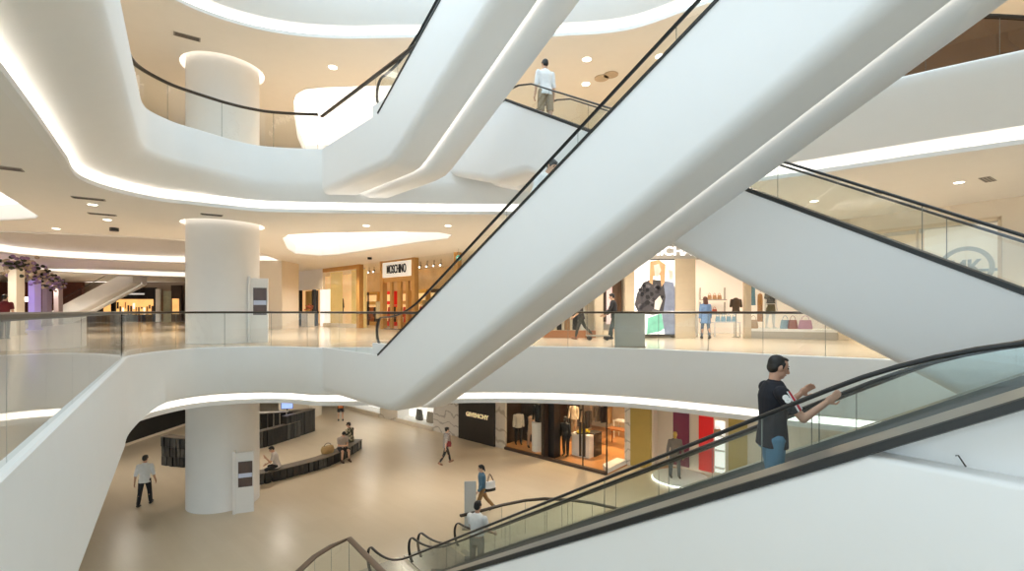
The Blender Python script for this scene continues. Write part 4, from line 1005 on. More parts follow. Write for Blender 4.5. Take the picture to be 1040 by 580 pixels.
# goods in the store
def shelf(label, x, y, z, w):
    o = (lambda mb: (mb.box((0, 0, 0), (w, .32, .04)), mb.box((-w / 2, .1, .3), (.03, .1, .6)), mb.box((w / 2, .1, .3), (.03, .1, .6)), mb.build('wall_shelf', DECK))[3])(MB()); o.location = (x, y, z); return tag(o, label, 'shelf')
for z in (7.3, 6.6): shelf('metal framed shelf on the bright wall inside the handbag store, ' + ('upper' if z > 7 else 'lower'), fr(727, 23.3), 23.6, z, 1.2)
for i in range(3): handbag('tan handbag in a row of three on the upper store shelf', (fr(722 + 5 * i, 23.4), 23.55, 7.33), col_m('tan', (.5, .28, .12)), .2, .2, .12, 0, 'tan bags on the upper shelf')
handbag('small red brown bag on the lower store shelf', (fr(727, 23.4), 23.55, 6.63), col_m('redbrown', (.4, .1, .06)), .25, .22, .12, 0, 'bags on the lower shelf')
tb = table('white display table with blue bags inside the store entrance', (fr(738, 20.6), 20.8, L1), 0, 1.15, .6, .62, CEILW)
for i in range(4): handbag('pale blue handbag in a row of four on the white table', (fr(729.5 + 5.6 * i, 20.7), 20.75, L1 + .65), col_m('pale blue', (.3, .48, .62)), .2, .22, .12, 0, 'blue bags on the table')
pk = plinth('white stand with a pink bag left of the woman in blue', Vector((fr(705.5, 20.9), 21.2, L1)), 0, .95, CEILW, (.4, .4))
handbag('dark pink bag on the white stand by the store entrance', (fr(705.5, 20.9), 21.2, L1 + .98), col_m('dark pink', (.5, .1, .18)), .26, .3, .14, 0, 'bag by the entrance')
for px, c, nm in ((819, (.6, .3, .4), 'dusty pink handbag on the window platform farthest right'), (806, (.4, .14, .08), 'red brown handbag on the window platform'), (765, (.55, .36, .2), 'camel handbag on the window platform at its left end'), (798, (.3, .42, .52), 'slate blue handbag on the window platform')):
    p = on_line(W0, W1, px) + inward(W0, W1) * .5; handbag(nm, (p.x, p.y, L1 + .38), col_m(nm[:9], c), .55 if px == 819 else .38, .36, .18, 0, 'bags in the window')
for px, z, c, nm in ((772, 7.2, (.55, .28, .1), 'tan scarf hanging in the store window'), (764, 7.9, (.15, .3, .4), 'patterned blue scarf hanging in the store window'), (757.5, 8.0, (.5, .38, .2), 'mustard scarf hanging in the store window')):
    p = on_line(W0, W1, px) + inward(W0, W1) * 1.2; garment(nm, (p.x, p.y, z + .3), col_m(nm[:11], c), 1.2, .22, 0, False, 'scarves in the window', 'scarf')
bu = thing('dress_form', 'dark brown dress form on a thin stand in the store doorway', 'dress form', (fr(748, 20.2), 20.25, L1))
mb = MB(); mb.lathe([(.16, 0), (.16, .02), (.02, .04), (.02, 1.05)], sides=14); mb.build('stand', DECK, bu)
mb = MB(); mb.loft([((0, 0, 1.0), .17, .13, R0), ((0, 0, 1.2), .14, .1, R0), ((0, 0, 1.45), .19, .12, R0), ((0, 0, 1.58), .17, .08, R0), ((0, 0, 1.66), .05, .05, R0)], 16)
for s_ in (-1, 1): mb.cone((s_ * .18, 0, 1.55), .06, (s_ * .22, 0, 1.3), .05)
mb.build('torso', mat('dark brown cloth', (.09, .06, .04), .8), bu, smooth=True)

# ---------- far left of the middle floor
wall('wall_far_left', (-75, 51), (-17, 51), L1, K2, mat('far dim wall', (.3, .22, .16), .6, var=.3, scale=.6))
wall('wall_far_side', (-17, 51), A1.p(284) + Vector((-2, 9)), L1, K2, CREAM)
def fx(px, Y=50.6): return (px - CX) / F * Y
fs = thing('shopfront', 'distant black fronted shop with glowing orange interior left of the column', 'shopfront', (fx(130), 50.6, L1)); lf = -Vector((fx(130), 50.6, L1))
def fsp(nm, m_, a, b, z0, z1, y=50.6, th=.2): mb = MB(); mb.box(((fx(a) + fx(b)) / 2, y, (z0 + z1) / 2), (fx(b) - fx(a), th, z1 - z0)); o = mb.build(nm, m_, fs); o.location = lf
GLOW = mat('orange glow', (.9, .5, .2), .6, emit=(1, .5, .16), estr=.9, var=.9, scale=.9)
fsp('header', BLACK, 102, 160, 8.0, 9.2, 50.4); fsp('lit_window', GLOW, 119, 158, 6.3, 8.0); fsp('lit_window', GLOW, 106, 115, 6.3, 7.9); fsp('pier', BLACK, 115, 119, L1, 8.2, 50.4); fsp('base', BLACK, 102, 160, L1, 6.4, 50.4); fsp('pier', BLACK, 158, 161, L1, 8.2, 50.4); fsp('pier', BLACK, 101, 106, L1, 8.2, 50.4)
for i in range(14):
    x_ = 120 + 2.7 * i; fsp('goods', (BLACK, DARKB, BRIGHT, ORANGE)[i % 4], x_, x_ + random.uniform(.8, 1.8), 6.4 + (.6 if i % 3 == 0 else 0), 6.9 + random.uniform(.1, .8), 50.45, .06)
fsp('sign_plate', mat('pale lettering', (.8, .8, .78), .5, emit=(1, 1, 1), estr=.3), 132, 149, 8.45, 8.62, 50.27, .03)
tag((lambda mb: (mb.box(((fx(161.5) + fx(166)) / 2, 50.2, 7.35), (fx(166) - fx(161.5), .2, 3.4)), mb.build('advertising_panel', CEILW))[1])(MB()), 'distant white advertising panel right of the glowing shop', 'panel')
tag((lambda mb: (mb.box(((fx(168) + fx(176)) / 2, 50.4, 7.25), (fx(176) - fx(168), .2, 3.2)), mb.build('advertising_panel', mat('greenish board', (.4, .42, .3), .5, var=.4)))[1])(MB()), 'distant greenish advertising panel next to the column', 'panel')
fs2 = thing('shopfront', 'distant dark shop with orange glow tight against the column', 'shopfront', (fx(181), 50.4, L1))
mb = MB(); mb.box((0, 0, 1.9), (1.1, .2, 3.8)); mb.build('front', DARKB, fs2); mb = MB(); mb.box((-.05, -.12, 1.6), (.7, .03, 1.6)); mb.build('lit_window', GLOW, fs2)
fs3 = thing('shopfront', 'distant dark red brown shop behind the cream and lilac posts', 'shopfront', (-46, 45, L1)); 
mb = MB(); mb.box((0, 0, 1.9), (12, .3, 3.8)); mb.build('front', mat('oxblood wall', (.12, .03, .015), .5, var=.4), fs3); mb = MB(); mb.box((-4.4, -.2, 1.5), (2.2, .05, 1.8)); mb.build('lit_window', GLOW, fs3)
mb = MB(); mb.box((.9, -.2, 2.2), (.9, .05, .4)); mb.build('lit_sign', COVE, fs3)
for i, (x, y, m_, nm) in enumerate(((-22.6, 22, CREAM, 'cream square post of the flowered gate, nearest of the row'), (-27.7, 28, LILAC, 'bright lilac post of the flowered gate, second in the row'), (-34.7, 36, mat('dusty lilac', (.5, .4, .55), .5), 'dusty lilac post of the flowered gate, third in the row'), (-36.2, 38.5, mat('pink taupe', (.5, .4, .4), .5), 'pinkish post of the flowered gate, last in the row'))):
    t = thing('gate_post', nm, 'post', (x, y, L1)); mb = MB(); mb.box((0, 0, 1.5), (.38, .38, 3.0)); mb.build('shaft', m_, t); mb = MB(); mb.box((0, 0, .04), (.5, .5, .08)); mb.build('foot_plate', m_, t)
ga = thing('flower_garland', 'garland of purple and cream flowers over the posts at the far left', 'garland', (-22.6, 22, L1 + 3.05))
for nm, c in (('leaves', (.03, .035, .02)), ('purple_flowers', (.3, .2, .36)), ('cream_flowers', (.5, .4, .3))):
    mb = MB()
    for i in range(260):
        s_ = random.random() ** 1.3; mb.ell((-13.6 * s_ + random.gauss(0, .28), 16.5 * s_ + random.gauss(0, .2), random.gauss(.1, .2)), (.1, .1, .08), seg=6, rings=4)
    o = mb.build(nm, mat(nm, c, .8, var=.4), ga); o['kind'] = 'stuff'

# ---------- upper floor walls
wall('wall_level_two_back', (-40, 42), (6, 30), L2, K3, mat('upper tan wall', (.75, .64, .5), .6)); wall('wall_level_two_left', (-40, 42), (-40, 2), L2, K3, CREAM); wall('wall_level_two_mid', (6, 30), (12, 17), L2, K3, CREAM)
wall('wall_level_two_right', (12, 17), (28, 6), L2, K3, mat('upper tan wall', (.75, .64, .5), .6))
wall('wall_level_one_far_left', (-60, 51), (-60, 2), L1, K2, CREAM)

# ---------- ceiling fittings
def downlight(px, py, z, on=True, r=.12):
    q = at_z(px, py, z); t = thing('downlight', 'small round lit downlight in the ' + ('middle floor' if z < 11 else 'upper floor') + ' ceiling', 'ceiling light', (q.x, q.y, z), 0, 'round downlights, ' + ('middle' if z < 11 else 'upper') + ' floor')
    mb = MB(); mb.lathe([(r, -.012), (r + .03, -.008), (r + .03, 0)], sides=16); mb.build('trim_ring', CEILW, t); mb = MB(); mb.lathe([(r * .9, -.02), (r * .9, -.012)], sides=16); mb.build('lens', DOWN, t); return t
for p in ((94, 207.5), (109, 223), (57, 232), (372, 229), (455, 229)): downlight(*p, K2)
for p in ((974, 185), (827, 204)): downlight(*p, K2R)
for p in ((596, 60), (595, 85), (670, 57), (338, 68)): downlight(*p, K3, r=.16)
def grille(px, py, z, w, d, label, rz=.6):
    q = at_z(px, py, z); t = thing('ceiling_grille', label, 'air vent', (q.x, q.y, z), rz); mb = MB(); mb.box((0, 0, -.008), (w, d, .016)); mb.build('frame', mat('vent grey', (.36, .33, .29), .6), t)
    for i in range(3): mb = MB(); mb.box((0, (i - 1) * d * .3, -.02), (w * .9, d * .12, .008)); mb.build('slat', RAILM, t)
for a in ((90, 201.5, K2, .7, .25, 'grey slot vent in the ceiling left of the column, upper of two'), (104, 217.5, K2, .7, .25, 'grey slot vent in the ceiling left of the column, lower of two'), (215, 218, K2, .6, .25, 'grey slot vent in the ceiling just above the column top'), (10, 171, K2, .4, .3, 'grey vent in the ceiling at the left photo edge'),
          (1003, 182, K2R, .7, .22, 'grey slot vent in the ceiling at the right above the emblem window'), (895, 195, K2R, .5, .22, 'grey slot vent in the ceiling right beside the escalator handrail'), (190, 37, K3, .7, .25, 'grey slot vent in the upper tan ceiling above the column')): grille(*a)
def disc(name, px, py, z, r, m, label, cat, h=.03):
    q = at_z(px, py, z); o = (lambda mb: (mb.lathe([(r, -h), (r, 0)], sides=20), mb.build(name, m, loc=(q.x, q.y, z)))[1])(MB()); tag(o, label, cat)
disc('speaker_grille', 611, 79, K3, .26, mat('tan grille', (.62, .5, .36), .6), 'round tan speaker disc in the upper ceiling, left of two', 'speaker'); disc('speaker_grille', 620.5, 75.5, K3, .26, mat('brown grille', (.5, .4, .29), .6), 'round brown speaker disc in the upper ceiling, right of two', 'speaker')
disc('dome_camera', 116, 231.5, K2, .14, BLACK, 'black dome camera in the ceiling left of the column', 'camera', .12); disc('dome_camera', 375.5, 261.5, K2, .12, BLACK, 'black dome camera in the ceiling above the amber shop', 'camera', .12)
ex = thing('exit_sign', 'small round green and white sign hanging above the amber shop', 'sign', (*A1.p(481, -1.0), 9.35)); mb = MB(); mb.lathe([(.13, -.02), (.13, .02)], sides=20, R=Matrix.Rotation(PI / 2, 3, 'X')); mb.build('disc', mat('sign green', (.1, .5, .4), .4, emit=(.1, .6, .5), estr=.4), ex)
mb = MB(); mb.box((0, -.03, 0), (.14, .01, .05)); mb.build('white_mark', BRIGHT, ex); mb = MB(); mb.tube([(0, 0, .12), (0, 0, .45)], .01); mb.build('hanger', DECK, ex)
# trolley
ct = thing('trolley', 'flat platform trolley with upright handle beside the man in black on the middle floor', 'trolley', (fr(607, 18.3), 18.3, L1), 0)
mb = MB(); mb.box((0, 0, .17), (.85, .5, .04)); mb.build('platform', DECK, ct); mb = MB(); mb.tube([(-.4, -.2, .18), (-.42, -.2, .9), (-.42, .2, .9), (-.4, .2, .18)], .015, sides=6); mb.build('handle', DECK, ct)
for x in (-.32, .32):
    for y in (-.18, .18): mb = MB(); mb.lathe([(.07, -.02), (.07, .02)], (x, y, .075), 12, R=Matrix.Rotation(PI / 2, 3, 'X')); mb.build('wheel', BLACK, ct)


# ------------------------------------------------------------------ people
SKIN = mat('skin', (.62, .38, .26), .55, var=.05, spec=.3); SKINL = mat('light skin', (.7, .47, .34), .55, var=.05, spec=.3)
HAIRB = mat('black hair', (.012, .01, .009), .5, var=.4, scale=40); HAIRBR = mat('brown hair', (.1, .035, .018), .5, var=.4, scale=40)
EYE = mat('dark eye', (.02, .015, .012), .2); LIP = mat('lips', (.42, .16, .13), .5)
def remesh(mb, name, m, parent, vox, smooth=4, loc=None):
    o = mb.build(name, m); md = o.modifiers.new('r', 'REMESH'); md.mode = 'VOXEL'; md.voxel_size = vox
    sm_ = o.modifiers.new('s', 'SMOOTH'); sm_.factor = .5; sm_.iterations = smooth
    bpy.context.view_layer.update(); dg = bpy.context.evaluated_depsgraph_get()
    me = bpy.data.meshes.new_from_object(o.evaluated_get(dg)); old = o.data; o.modifiers.clear(); o.data = me; bpy.data.meshes.remove(old)
    me.name = name; me.polygons.foreach_set('use_smooth', [True] * len(me.polygons))
    o.parent = parent
    return o
def rx(a): return Matrix.Rotation(a, 3, 'X')
def rzm(a): return Matrix.Rotation(a, 3, 'Z')
def ddir(sw, ab, side):   # limb direction: down, swung forward, abducted sideways
    sw, ab = math.radians(sw), math.radians(ab)
    return Vector((side * math.sin(ab), math.sin(sw) * math.cos(ab), -math.cos(sw) * math.cos(ab)))
def person(label, loc, rz, Ht=1.72, arms=((5, 8, 12), (5, 8, 12)), legs=((4, 3, 3), (-4, 3, 3)), lean=2, head=(0, 0), sex='m', skin=SKIN, top=None, bottom=None, shoes=BLACK, hair=(HAIRB, 'short'),
           sit=None, cat='person', name='person', vox=.012, face=True, hands_in=(0, 0), headless=False, group=None, turn=0):
    """arms / legs: (left, right) of (swing, abduct, flex) degrees; forward is local +y, right is +x"""
    t = thing(name, label, cat, loc, rz, group)
    h = Ht; k = h / 1.72; fem = sex == 'f'
    hip = Vector((0, 0, .52 * h)); hw = .052 * h; shw = (.098 if fem else .112) * h
    jl = {}
    for i, s in enumerate((-1, 1)):
        sw, ab, fl = legs[i]; hp_ = hip + Vector((s * hw, 0, -.01)); kn = hp_ + ddir(sw, ab, s) * .245 * h
        an = kn + ddir(sw - fl, ab * .4, s) * .235 * h
        jl[s] = (hp_, kn, an, sw - fl)
    low = min(j[2].z for j in jl.values()); dz = .045 * h - low
    if sit is not None: dz = sit + .078 * h - hip.z
    D = Vector((0, 0, dz)); hip = hip + D
    for s in jl: a, b, c, d = jl[s]; jl[s] = (a + D, b + D, c + D, d)
    R = rx(-math.radians(lean)); tw = rzm(math.radians(turn))
    def sp(x, y, z): return hip + R @ tw @ Vector((x * h, y * h, z * h))
    RT = R @ tw
    w = .92 if fem else 1.0
    torso = [(-.075, .075, .062), (-.03, .092, .07), (.03, .09 if not fem else .085, .066), (.09, .08 * w, .058), (.16, .088 * w, .064), (.23, .1 * w, .068), (.275, .1 * w, .058), (.305, .07, .045), (.325, .04, .036)]
    def rings(lo, hi, g=0.0, sc=1.0):
        return [(sp(0, 0, z), (a * sc) * h + g, (b * sc) * h + g, RT) for z, a, b in torso if lo <= z <= hi]
    body = MB(); body.loft(rings(-1, 1))
    neck0 = sp(0, -.002, .30); hc = sp(0, .012, .415)
    HR = R @ tw @ rzm(math.radians(head[1])) @ rx(-math.radians(head[0]))
    hc = neck0 + (R @ Vector((0, 0, .07 * h))) + HR @ Vector((0, .012 * h, .045 * h))
    def hd(x, y, z): return hc + HR @ Vector((x * h, y * h, z * h))
    if not headless:
        body.cone(neck0 - R @ Vector((0, 0, .02 * h)), .036 * h, hd(0, -.008, -.04), .031 * h)
        body.ell(hd(0, -.004, .012), (.043 * h, .054 * h, .056 * h), HR, 18, 12); body.ell(hd(0, .012, -.028), (.034 * h, .04 * h, .04 * h), HR, 16, 10)
        body.ell(hd(0, .03, -.05), (.018 * h, .018 * h, .014 * h), HR); body.cone(hd(0, .05, .012), .006 * h, hd(0, .062, -.016), .0095 * h)
        for s in (-1, 1): body.ell(hd(s * .044, -.004, -.004), (.006 * h, .012 * h, .019 * h), HR)
    else: body.cone(neck0, .034 * h, sp(0, 0, .35), .03 * h, True, False)
    ja = {}
    for i, s in enumerate((-1, 1)):
        sw, ab, fl = arms[i]; sh_ = sp(s * shw / h, -.002, .272)
        d1 = RT @ ddir(sw, ab, s); el = sh_ + d1 * .175 * h
        d2 = ddir(sw + fl, max(0, ab - 4), s); d2 = rzm(math.radians(-s * hands_in[i] * -1)) @ d2 if hands_in[i] else d2
        d2 = RT @ d2; wr = el + d2 * .15 * h; ja[s] = (sh_, el, wr, d2)
        body.cone(sh_, .03 * h, el, .0235 * h); body.cone(el, .0235 * h, wr, .0165 * h)
        # palm and five fingers, slightly curled towards the thigh
        side = d2.cross(RT @ Vector((s, 0, 0))); side = side.normalized() if side.length > .1 else Vector((0, 1, 0))   # thumb side direction (forward)
        side = -side if side.dot(RT @ Vector((0, 1, .3))) < 0 else side
        inn = d2.cross(side).normalized(); inn = inn if inn.dot(RT @ Vector((-s, 0, 0))) > 0 else -inn
        pc = wr + d2 * .03 * h; q = Matrix((side, inn, d2)).transposed()
        body.ell(pc, (.024 * h, .011 * h, .034 * h), q)
        for f_, (o_, L_) in enumerate(((.017, .043), (.006, .048), (-.006, .045), (-.017, .036))):
            a = pc + d2 * .026 * h + side * o_ * h; b = a + (d2 * .9 + inn * .3).normalized() * L_ * .55 * h; c = b + (d2 * .6 + inn * .7).normalized() * L_ * .5 * h
            body.cone(a, .0058 * h, b, .0054 * h, seg=8); body.cone(b, .0054 * h, c, .0048 * h, seg=8)
        a = pc - d2 * .012 * h + side * .018 * h; b = a + (side * .75 + d2 * .6).normalized() * .026 * h; c = b + (d2 * .9 + inn * .3).normalized() * .022 * h
        body.cone(a, .0075 * h, b, .0065 * h, seg=8); body.cone(b, .0065 * h, c, .0055 * h, seg=8)
    for s in (-1, 1):
        hp_, kn, an, fa = jl[s]
        body.cone(hp_, .052 * h, kn, .034 * h); body.ell(kn, (.033 * h,) * 3); mid = kn.lerp(an, .3) + Vector((0, -.008 * h, 0)); body.cone(kn, .031 * h, mid, .033 * h); body.cone(mid, .033 * h, an, .02 * h)
        fd = rx(math.radians(fa * .8)) @ Vector((0, 1, 0)) if sit is None else Vector((0, 1, -.1)).normalized()
        body.cone(an + Vector((0, -.02 * h, -.022 * h)), .021 * h, an + fd * .08 * h + Vector((0, 0, -.027 * h)), .017 * h); jl[s] = (hp_, kn, an, fd)
    bo = remesh(body, 'body', skin, t, vox, 3)
    g = .011
    if shoes:
        for s in (-1, 1):
            hp_, kn, an, fd = jl[s]; mb = MB(); mb.cone(an + Vector((0, 0, -.02 * h)) - fd * .022 * h, .027 * h, an + fd * .088 * h + Vector((0, 0, -.027 * h)), .021 * h)
            mb.cone(an + Vector((0, 0, .012 * h)), .026 * h, an + Vector((0, 0, -.02 * h)), .027 * h); o = mb.build('shoe', shoes, t, smooth=True)
    if bottom:
        m_, kind = bottom; mb = MB()
        if kind == 'skirt':
            mb.loft([(hip + Vector((0, .0, .0 - .2 * h)), .115 * h, .085 * h, Matrix.Identity(3)), (hip + Vector((0, 0, -.1 * h)), .108 * h, .08 * h, Matrix.Identity(3))] + rings(-.03, .07, g + .004))
        else:
            mb.loft(rings(-1, .065, g))
            for s in (-1, 1):
                hp_, kn, an, fd = jl[s]
                r1, r2, r3 = .058 * h, .041 * h, .033 * h
                if kind == 'slim': r1, r2, r3 = .056 * h, .037 * h, .024 * h
                if kind == 'short': mb.cone(hp_, .063 * h, hp_.lerp(kn, .82), .056 * h, True, False)
                elif kind == 'knee': mb.cone(hp_, .064 * h, kn, .056 * h, True, True); mb.cone(kn, .056 * h, kn.lerp(an, .18), .054 * h, True, False)
                else: mb.cone(hp_, r1, kn, r2); mid = kn.lerp(an, .4); mb.cone(kn, r2, mid, r2 * .97); mb.cone(mid, r2 * .97, an.lerp(kn, .02), r3, True, False)
        remesh(mb, {'skirt': 'skirt', 'short': 'shorts', 'knee': 'shorts', 'slim': 'leggings', 'long': 'trousers'}[kind], m_, t, vox, 4)
    if top:
        m_, slv, hem = top; mb = MB()
        rr = rings(.0, .33, g + .006); z0 = -.06 if hem == 'out' else (.045 if hem == 'tucked' else -.16)
        low_ = [(sp(0, 0, z0), (.1 if hem != 'dress' else .118) * h + g, (.076 if hem != 'dress' else .088) * h + g, RT)]
        if hem == 'tucked': rr = rings(.05, .33, g + .006)
        mb.loft(low_ + rr)
        for s in (-1, 1):
            a, b, c, d = ja[s]; rs = .034 * h + g
            if slv == 'short': mb.cone(a, rs + .006, a.lerp(b, .72), .031 * h + g, True, False)
            elif slv == 'long': mb.cone(a, rs, b, .028 * h + g); mb.cone(b, .028 * h + g, b.lerp(c, .95), .021 * h + g, True, False)
            elif slv == 'half': mb.cone(a, rs + .004, b, .03 * h + g, True, True); mb.cone(b, .03 * h + g, b.lerp(c, .12), .03 * h + g, True, False)
        mb.cone(sp(0, 0, .29), .045 * h, sp(0, .004, .335), .039 * h, True, False)
        remesh(mb, 'dress' if hem == 'dress' else 'shirt', m_, t, vox, 4)
    if hair and not headless:
        m_, st_ = hair; mb = MB()
        mb.ell(hd(0, -.012, .024), (.048 * h, .057 * h, .053 * h), HR, 16, 10); mb.ell(hd(0, -.03, .0), (.045 * h, .038 * h, .045 * h), HR, 16, 10)
        mb.ell(hd(0, .022, .052), (.037 * h, .026 * h, .02 * h), HR)
        for s in (-1, 1): mb.cone(hd(s * .04, .012, .03), .01 * h, hd(s * .041, .012, .0), .007 * h)
        if st_ == 'long':
            mb.loft([(hd(0, -.04, -.14), .05 * h, .026 * h, HR), (hd(0, -.038, -.08), .058 * h, .034 * h, HR), (hd(0, -.03, -.02), .054 * h, .04 * h, HR), (hd(0, -.02, .03), .048 * h, .045 * h, HR)])
        if st_ == 'bun': mb.ell(hd(0, -.055, .04), (.028 * h,) * 3, HR)
        if st_ == 'tail': mb.cone(hd(0, -.06, .02), .02 * h, hd(0, -.075, -.07), .012 * h)
        if st_ == 'receding':
            mb = MB(); mb.ell(hd(0, -.018, .022), (.0475 * h, .05 * h, .05 * h), HR, 16, 10); mb.ell(hd(0, -.03, -.004), (.045 * h, .034 * h, .043 * h), HR, 16, 10); mb.ell(hd(0, .012, .054), (.03 * h, .03 * h, .013 * h), HR)
            for s in (-1, 1): mb.cone(hd(s * .041, .008, .028), .009 * h, hd(s * .042, .006, -.004), .006 * h)
        remesh(mb, 'hair', m_, t, max(.008, vox * .8), 2)
    if face and not headless:
        for s in (-1, 1):
            mb = MB(); mb.ell(hd(s * .018, .0465, .008), (.0075 * h, .005 * h, .0045 * h), HR, 10, 6); mb.build('eye', EYE, bo, smooth=True)
            mb = MB(); mb.cone(hd(s * .01, .05, .021), .0028 * h, hd(s * .028, .043, .022), .0022 * h, seg=6); mb.build('eyebrow', HAIRB, bo)
        mb = MB(); mb.ell(hd(0, .0505, -.034), (.013 * h, .005 * h, .0035 * h), HR, 10, 6); mb.build('mouth', LIP, bo, smooth=True)
    t_info = dict(ja=ja, jl=jl, sp=sp, hd=hd, hip=hip, RT=RT, HR=HR)
    return t, t_info
cl = lambda n, c, **k: col_m('worn ' + n, c, **k)
WT = cl('white cotton', (.9, .9, .89)); NAVYT = cl('charcoal trousers', (.016, .016, .02)); KHAKI = cl('khaki cotton', (.36, .26, .16)); GREYTR = cl('grey trousers', (.2, .195, .18))
PI2 = PI / 2
# ground floor
p = at_z(147, 513, 0); person('man in white shirt and black trousers walking away left of the ground floor column', p, .25, 1.72, ((-12, 10, 10), (8, 10, 12)), ((-10, 3, 6), (12, 3, 4)), 2, skin=SKIN, top=(WT, 'half', 'out'), bottom=(NAVYT, 'long'))
p = Vector((-9.42, 19.35, 0)); person('person with black hair sitting cross legged on the bench near the column', p, 1.9, 1.66, ((35, 5, 120), (30, 8, 40)), ((80, 18, 110), (75, 30, 125)), 14, (18, 10), 'f', top=(cl('pale top', (.66, .6, .56)), 'short', 'out'), bottom=(NAVYT, 'slim'), sit=.45)
p = Vector((-7.72, 21.8, 0)); person('person in grey top and black shorts sitting on the bench looking down at a phone', p, -2.3, 1.7, ((25, 4, 85), (25, 4, 85)), ((78, 8, 78), (80, 8, 84)), 16, (32, 0), top=(cl('grey taupe', (.42, .36, .31)), 'short', 'out'), bottom=(cl('black shorts', (.02, .02, .022)), 'short'), sit=.45, shoes=cl('brown shoe', (.12, .07, .05)), hands_in=(28, 28))
CAMO = bpy.data.materials.new('camouflage'); CAMO.use_nodes = True; nt = CAMO.node_tree; no = nt.nodes.new('ShaderNodeTexNoise'); no.inputs['Scale'].default_value = 9; rp = nt.nodes.new('ShaderNodeValToRGB'); rp.color_ramp.interpolation = 'CONSTANT'
rp.color_ramp.elements[0].color = (.03, .035, .025, 1); rp.color_ramp.elements[1].color = (.45, .4, .28, 1); rp.color_ramp.elements[1].position = .54; e_ = rp.color_ramp.elements.new(.46); e_.color = (.16, .16, .1, 1)
tc = nt.nodes.new('ShaderNodeTexCoord'); nt.links.new(tc.outputs['Object'], no.inputs['Vector']); nt.links.new(no.outputs['Fac'], rp.inputs['Fac']); nt.links.new(rp.outputs['Color'], nt.nodes['Principled BSDF'].inputs['Base Color'])
p = Vector((-7.75, 23.2, 0)); tq, inf = person('person in camouflage shirt and sunglasses sitting at the far end of the bench', p, 1.15, 1.7, ((20, 6, 60), (20, 6, 60)), ((82, 6, 80), (82, 6, 85)), 10, (5, 25), top=(CAMO, 'half', 'out'), bottom=(NAVYT, 'long'), sit=.45)
mb = MB(); mb.tube([inf['hd'](x, y, .01) for x, y in ((-.045, 0), (-.042, .04), (-.02, .056), (.02, .056), (.042, .04), (.045, 0))], .012, .018, 6); mb.build('sunglasses', BLACK, tq)
p = at_z(346, 427.5, 0); person('person in orange top and dark shorts standing at the back of the ground floor', p, .3, 1.7, ((10, 14, 60), (10, 14, 60)), ((3, 4, 2), (-5, 4, 2)), 1, top=(cl('orange', (.8, .24, .06)), 'short', 'out'), bottom=(cl('dark shorts', (.05, .05, .05)), 'short'))
FLOR = cl('patterned blouse', (.3, .28, .27)); n_ = FLOR.node_tree.nodes
for x in n_:
    if x.type == 'TEX_NOISE': x.inputs['Scale'].default_value = 22
    if x.type == 'MIX': x.inputs['A'].default_value = (.06, .05, .06, 1); x.inputs['B'].default_value = (.75, .7, .66, 1)
p = at_z(453, 471, 0); tq, inf = person('woman in patterned blouse and black leggings with a red bag walking across the ground floor', p, -1.05, 1.62, ((18, 10, 25), (-20, 12, 15)), ((22, 2, 8), (-20, 2, 14)), 3, (5, 0), 'f', skin=SKINL, top=(FLOR, 'half', 'out'), bottom=(cl('black leggings', (.015, .015, .018)), 'slim'), shoes=cl('tan shoe', (.35, .2, .14)), hair=(HAIRB, 'bun'))
tb_ = thing('shoulder_bag', 'dark red shoulder bag at the hip of the woman in patterned blouse', 'bag', (p.x + .12, p.y - .17, .82), -.4)
mb = MB(); R0 = Matrix.Identity(3); mb.loft([((0, 0, 0), .14, .06, R0), ((0, 0, .12), .16, .07, R0), ((0, 0, .22), .13, .04, R0)], 12); mb.build('bag_body', cl('dark red', (.22, .03, .03)), tb_, smooth=True); mb = MB(); mb.tube([(-.11, 0, .2), (-.06, .04, .45), (.02, .1, .54), (.07, .04, .42), (.11, 0, .2)], .01, sides=6); mb.build('strap', cl('dark red', (.22, .03, .03)), tb_)
p = at_z(490, 521, 0); tq, inf = person('woman in blue denim shirt and tan trousers walking left with a tote bag', p, PI2 + .35, 1.64, ((8, 6, 40), (-8, 8, 20)), ((24, 2, 8), (-24, 2, 16)), 3, (4, 0), 'f', skin=SKINL, top=(cl('denim blue', (.07, .17, .27)), 'long', 'out'), bottom=(cl('tan brown', (.33, .19, .08)), 'long'), hair=(HAIRB, 'tail'))
tb_ = thing('tote_bag', 'white and black tote bag on the arm of the woman in blue denim', 'bag', (p.x + .28, p.y - .22, .82), .5)
mb = MB(); mb.loft([((0, 0, 0), .19, .07, R0), ((0, 0, .1), .19, .075, R0)], 12); mb.build('dark_base', BLACK, tb_, smooth=True); mb = MB(); mb.loft([((0, 0, .1), .19, .075, R0), ((0, 0, .32), .16, .05, R0)], 12); mb.build('white_body', WT, tb_, smooth=True)
for s_ in (-.03, .03): mb = MB(); mb.tube([(-.11, s_, .31), (-.07, s_, .48), (-.02, s_, .56), (.03, s_, .48), (.1, s_, .31)], .009, sides=6); mb.build('strap', BLACK, tb_)
def esc_pt(t, w): return O2 + U2 * t + NR2 * w
q = esc_pt(.75, 1.9); person('man in white shirt and grey trousers standing on the farther lower escalator seen from behind', (q.x, q.y, .35), -.45, 1.8, ((25, 8, 40), (15, 12, 45)), ((3, 5, 2), (-4, 5, 2)), 2, (4, 0), top=(WT, 'short', 'tucked'), bottom=(GREYTR, 'long'))
